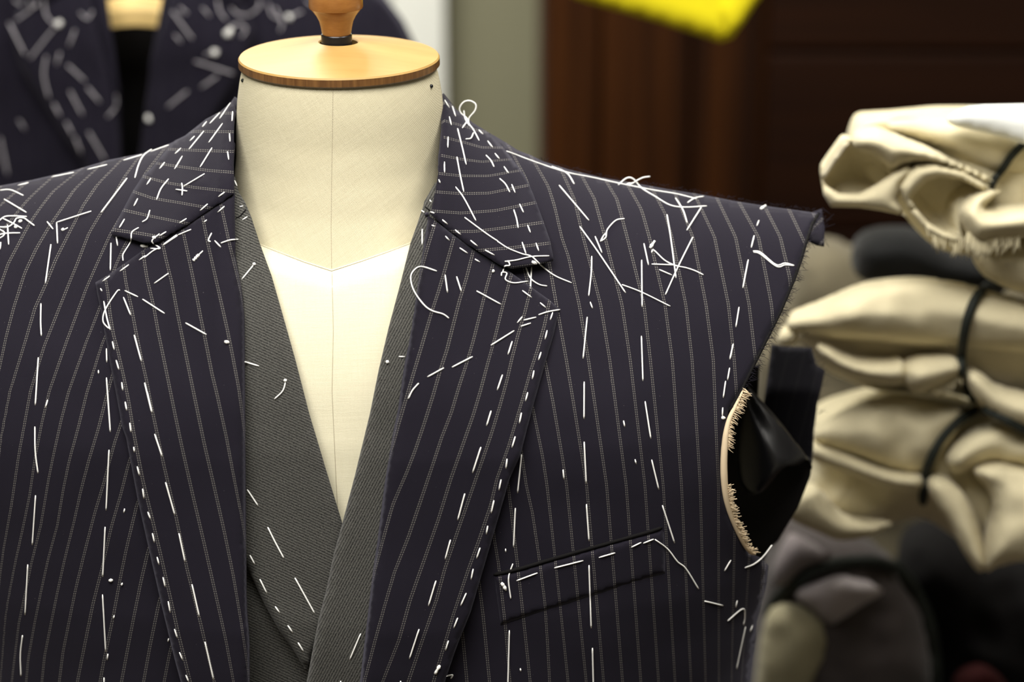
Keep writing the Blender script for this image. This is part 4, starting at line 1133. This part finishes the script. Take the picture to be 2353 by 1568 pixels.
pillow('side_fold', C('e', [(1630, 650), (1740, 650), (1850, 735), (2048, 800), (2600, 900), (2600, 1080), (2048, 1060), (1850, 970), (1720, 860), (1650, 760)]), Y_2 - .045, .022, .03, M_canvas, b2, .02, 11, .003, 26.)
pillow('tip_flap', C('e', [(272, 400), (325, 325), (420, 360), (400, 440), (310, 455)]), Y_2 - .03, .012, .02, M_canvas, b2, .012, 8, .001, 27.)
fringe(b2, [(1370, 765), (1440, 735), (1500, 715), (1590, 680)], Y_2 - .05, 14, .008, M_canvas, 'e')
cord_on('cord', [(1860, -20), (1780, 30), (1700, 110), (1640, 260), (1608, 430), (1595, 580), (1612, 700), (1680, 830), (1760, 905), (1900, 975), (2048, 1055), (2300, 1160)], b2, .0034, 'e')
cord_on('cord', [(1700, 915), (1560, 1010), (1450, 1130), (1370, 1290), (1330, 1430), (1320, 1580)], b3, .0034, 'e')
# top bundle
b1 = bundle('topmost tied canvas bundle with an open rolled end and the white paper on it', (.46, .20, 1.27))
Y1 = .205
pillow('cloth_body', C('d', [(640, 560), (650, 400), (720, 275), (850, 252), (1000, 242), (1200, 225), (1400, 210), (1891, 215), (2400, 240), (2700, 500), (2720, 1000), (2500, 1400), (2200, 1530), (1891, 1480), (1660, 1400), (1570, 1320), (1510, 1220), (1350, 1190),
                             (1200, 1110), (1090, 1000), (1000, 900), (800, 790)]), Y1, .035, .10, M_canvas, b1, .04, 15, .004, 32.)
pillow('open_end', C('d', [(425, 640), (510, 515), (595, 400), (655, 385), (720, 430), (860, 520), (950, 590), (1040, 570), (1000, 690), (965, 800), (1030, 915), (860, 885), (700, 860), (500, 855), (448, 780)]),
       Y1 - .062, -.045, .062, M_canvas, b1, .028, 9, .001, 33., smooth=False)
pillow('lower_lip', C('d', [(428, 655), (470, 715), (560, 765), (700, 768), (830, 700), (940, 625), (1050, 566), (1090, 600), (1010, 700), (975, 820), (1040, 930), (860, 892), (700, 868), (500, 864), (448, 780)]),
       Y1 - .066, .010, .008, M_canvas, b1, .012, 9, .001, 33., smooth=False)
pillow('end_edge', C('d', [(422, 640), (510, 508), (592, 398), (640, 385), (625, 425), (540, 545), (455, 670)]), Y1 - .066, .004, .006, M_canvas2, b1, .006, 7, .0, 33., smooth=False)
pillow('upper_lobe', C('d', [(652, 400), (685, 345), (760, 318), (860, 312), (950, 345), (1100, 402), (1250, 462), (1400, 540), (1640, 650), (1650, 705), (1500, 628), (1300, 562), (1130, 542), (1030, 556), (940, 592), (860, 532), (780, 482), (690, 455)]),
       Y1 - .06, .026, .04, M_canvas, b1, .018, 9, .002, 34.)
pillow('middle_hollow', C('d', [(1070, 640), (1150, 570), (1250, 552), (1450, 612), (1640, 720), (1560, 800), (1440, 880), (1430, 1000), (1445, 1120), (1330, 1105), (1190, 1045), (1090, 905), (1040, 780)]),
       Y1 - .062, -.040, .055, M_canvas, b1, .028, 9, .001, 35.)
pillow('middle_lobe', C('d', [(985, 720), (1050, 612), (1120, 562), (1250, 548), (1450, 610), (1640, 718), (1600, 748), (1430, 662), (1290, 650), (1190, 680), (1110, 760), (1075, 800), (1110, 870), (1200, 975), (1300, 1035), (1440, 1085), (1445, 1125), (1330, 1108), (1190, 1048),
       (1085, 915), (1020, 810)]), Y1 - .066, .012, .012, M_canvas, b1, .012, 8, .001, 35., smooth=False)
pillow('front_roll', C('d', [(1420, 905), (1480, 822), (1560, 772), (1640, 750), (1720, 745), (1665, 800), (1612, 862), (1680, 890), (1891, 866), (2400, 835), (2450, 950), (2400, 1060), (1891, 1085), (1700, 1100), (1600, 1128), (1520, 1108), (1450, 1000)]),
       Y1 - .068, .03, .04, M_canvas, b1, .024, 10, .003, 36.)
pillow('lower_fold', C('d', [(1515, 1215), (1590, 1130), (1891, 1085), (2500, 1060), (2520, 1400), (2300, 1500), (1891, 1488), (1665, 1402), (1572, 1330)]), Y1 - .035, .035, .05, M_canvas, b1, .04, 13, .004, 37.)
pillow('top_sheet', C('d', [(700, 300), (850, 256), (1100, 240), (1400, 225), (1891, 240), (2300, 300), (2300, 640), (1891, 640), (1660, 620), (1400, 510), (1200, 420), (1000, 340), (900, 312)]), Y1 - .03, .022, .05, M_canvas, b1, .03, 13, .003, 38.)
fringe(b1, [(1480, 1085), (1540, 1100), (1600, 1118), (1700, 1092), (1860, 1078)], Y1 - .082, 30, .011, M_canvas, 'd')
fringe(b1, [(1190, 1030), (1280, 1085), (1400, 1130), (1470, 1120)], Y1 - .07, 12, .009, M_canvas, 'd')
cord_on('cord', [(2150, 180), (1960, 330), (1880, 415), (1800, 500), (1740, 590), (1680, 665), (1640, 750)], b1, .0026, 'd')
# white paper lying on the top bundle
pw = thing('paper_sheet', 'white folded paper lying on the topmost canvas bundle', 'paper', (.50, .17, 1.34))
pillow('folded_sheet', C('d', [(1328, 225), (1400, 175), (1490, 138), (1600, 128), (1891, 122), (2400, 132), (2420, 430), (1891, 412), (1760, 368), (1600, 328), (1400, 285), (1345, 258)]), Y1 - .064, .008, .012, M_paper, pw, .02, 12, .001, 40., smooth=False, tilt=-.15)
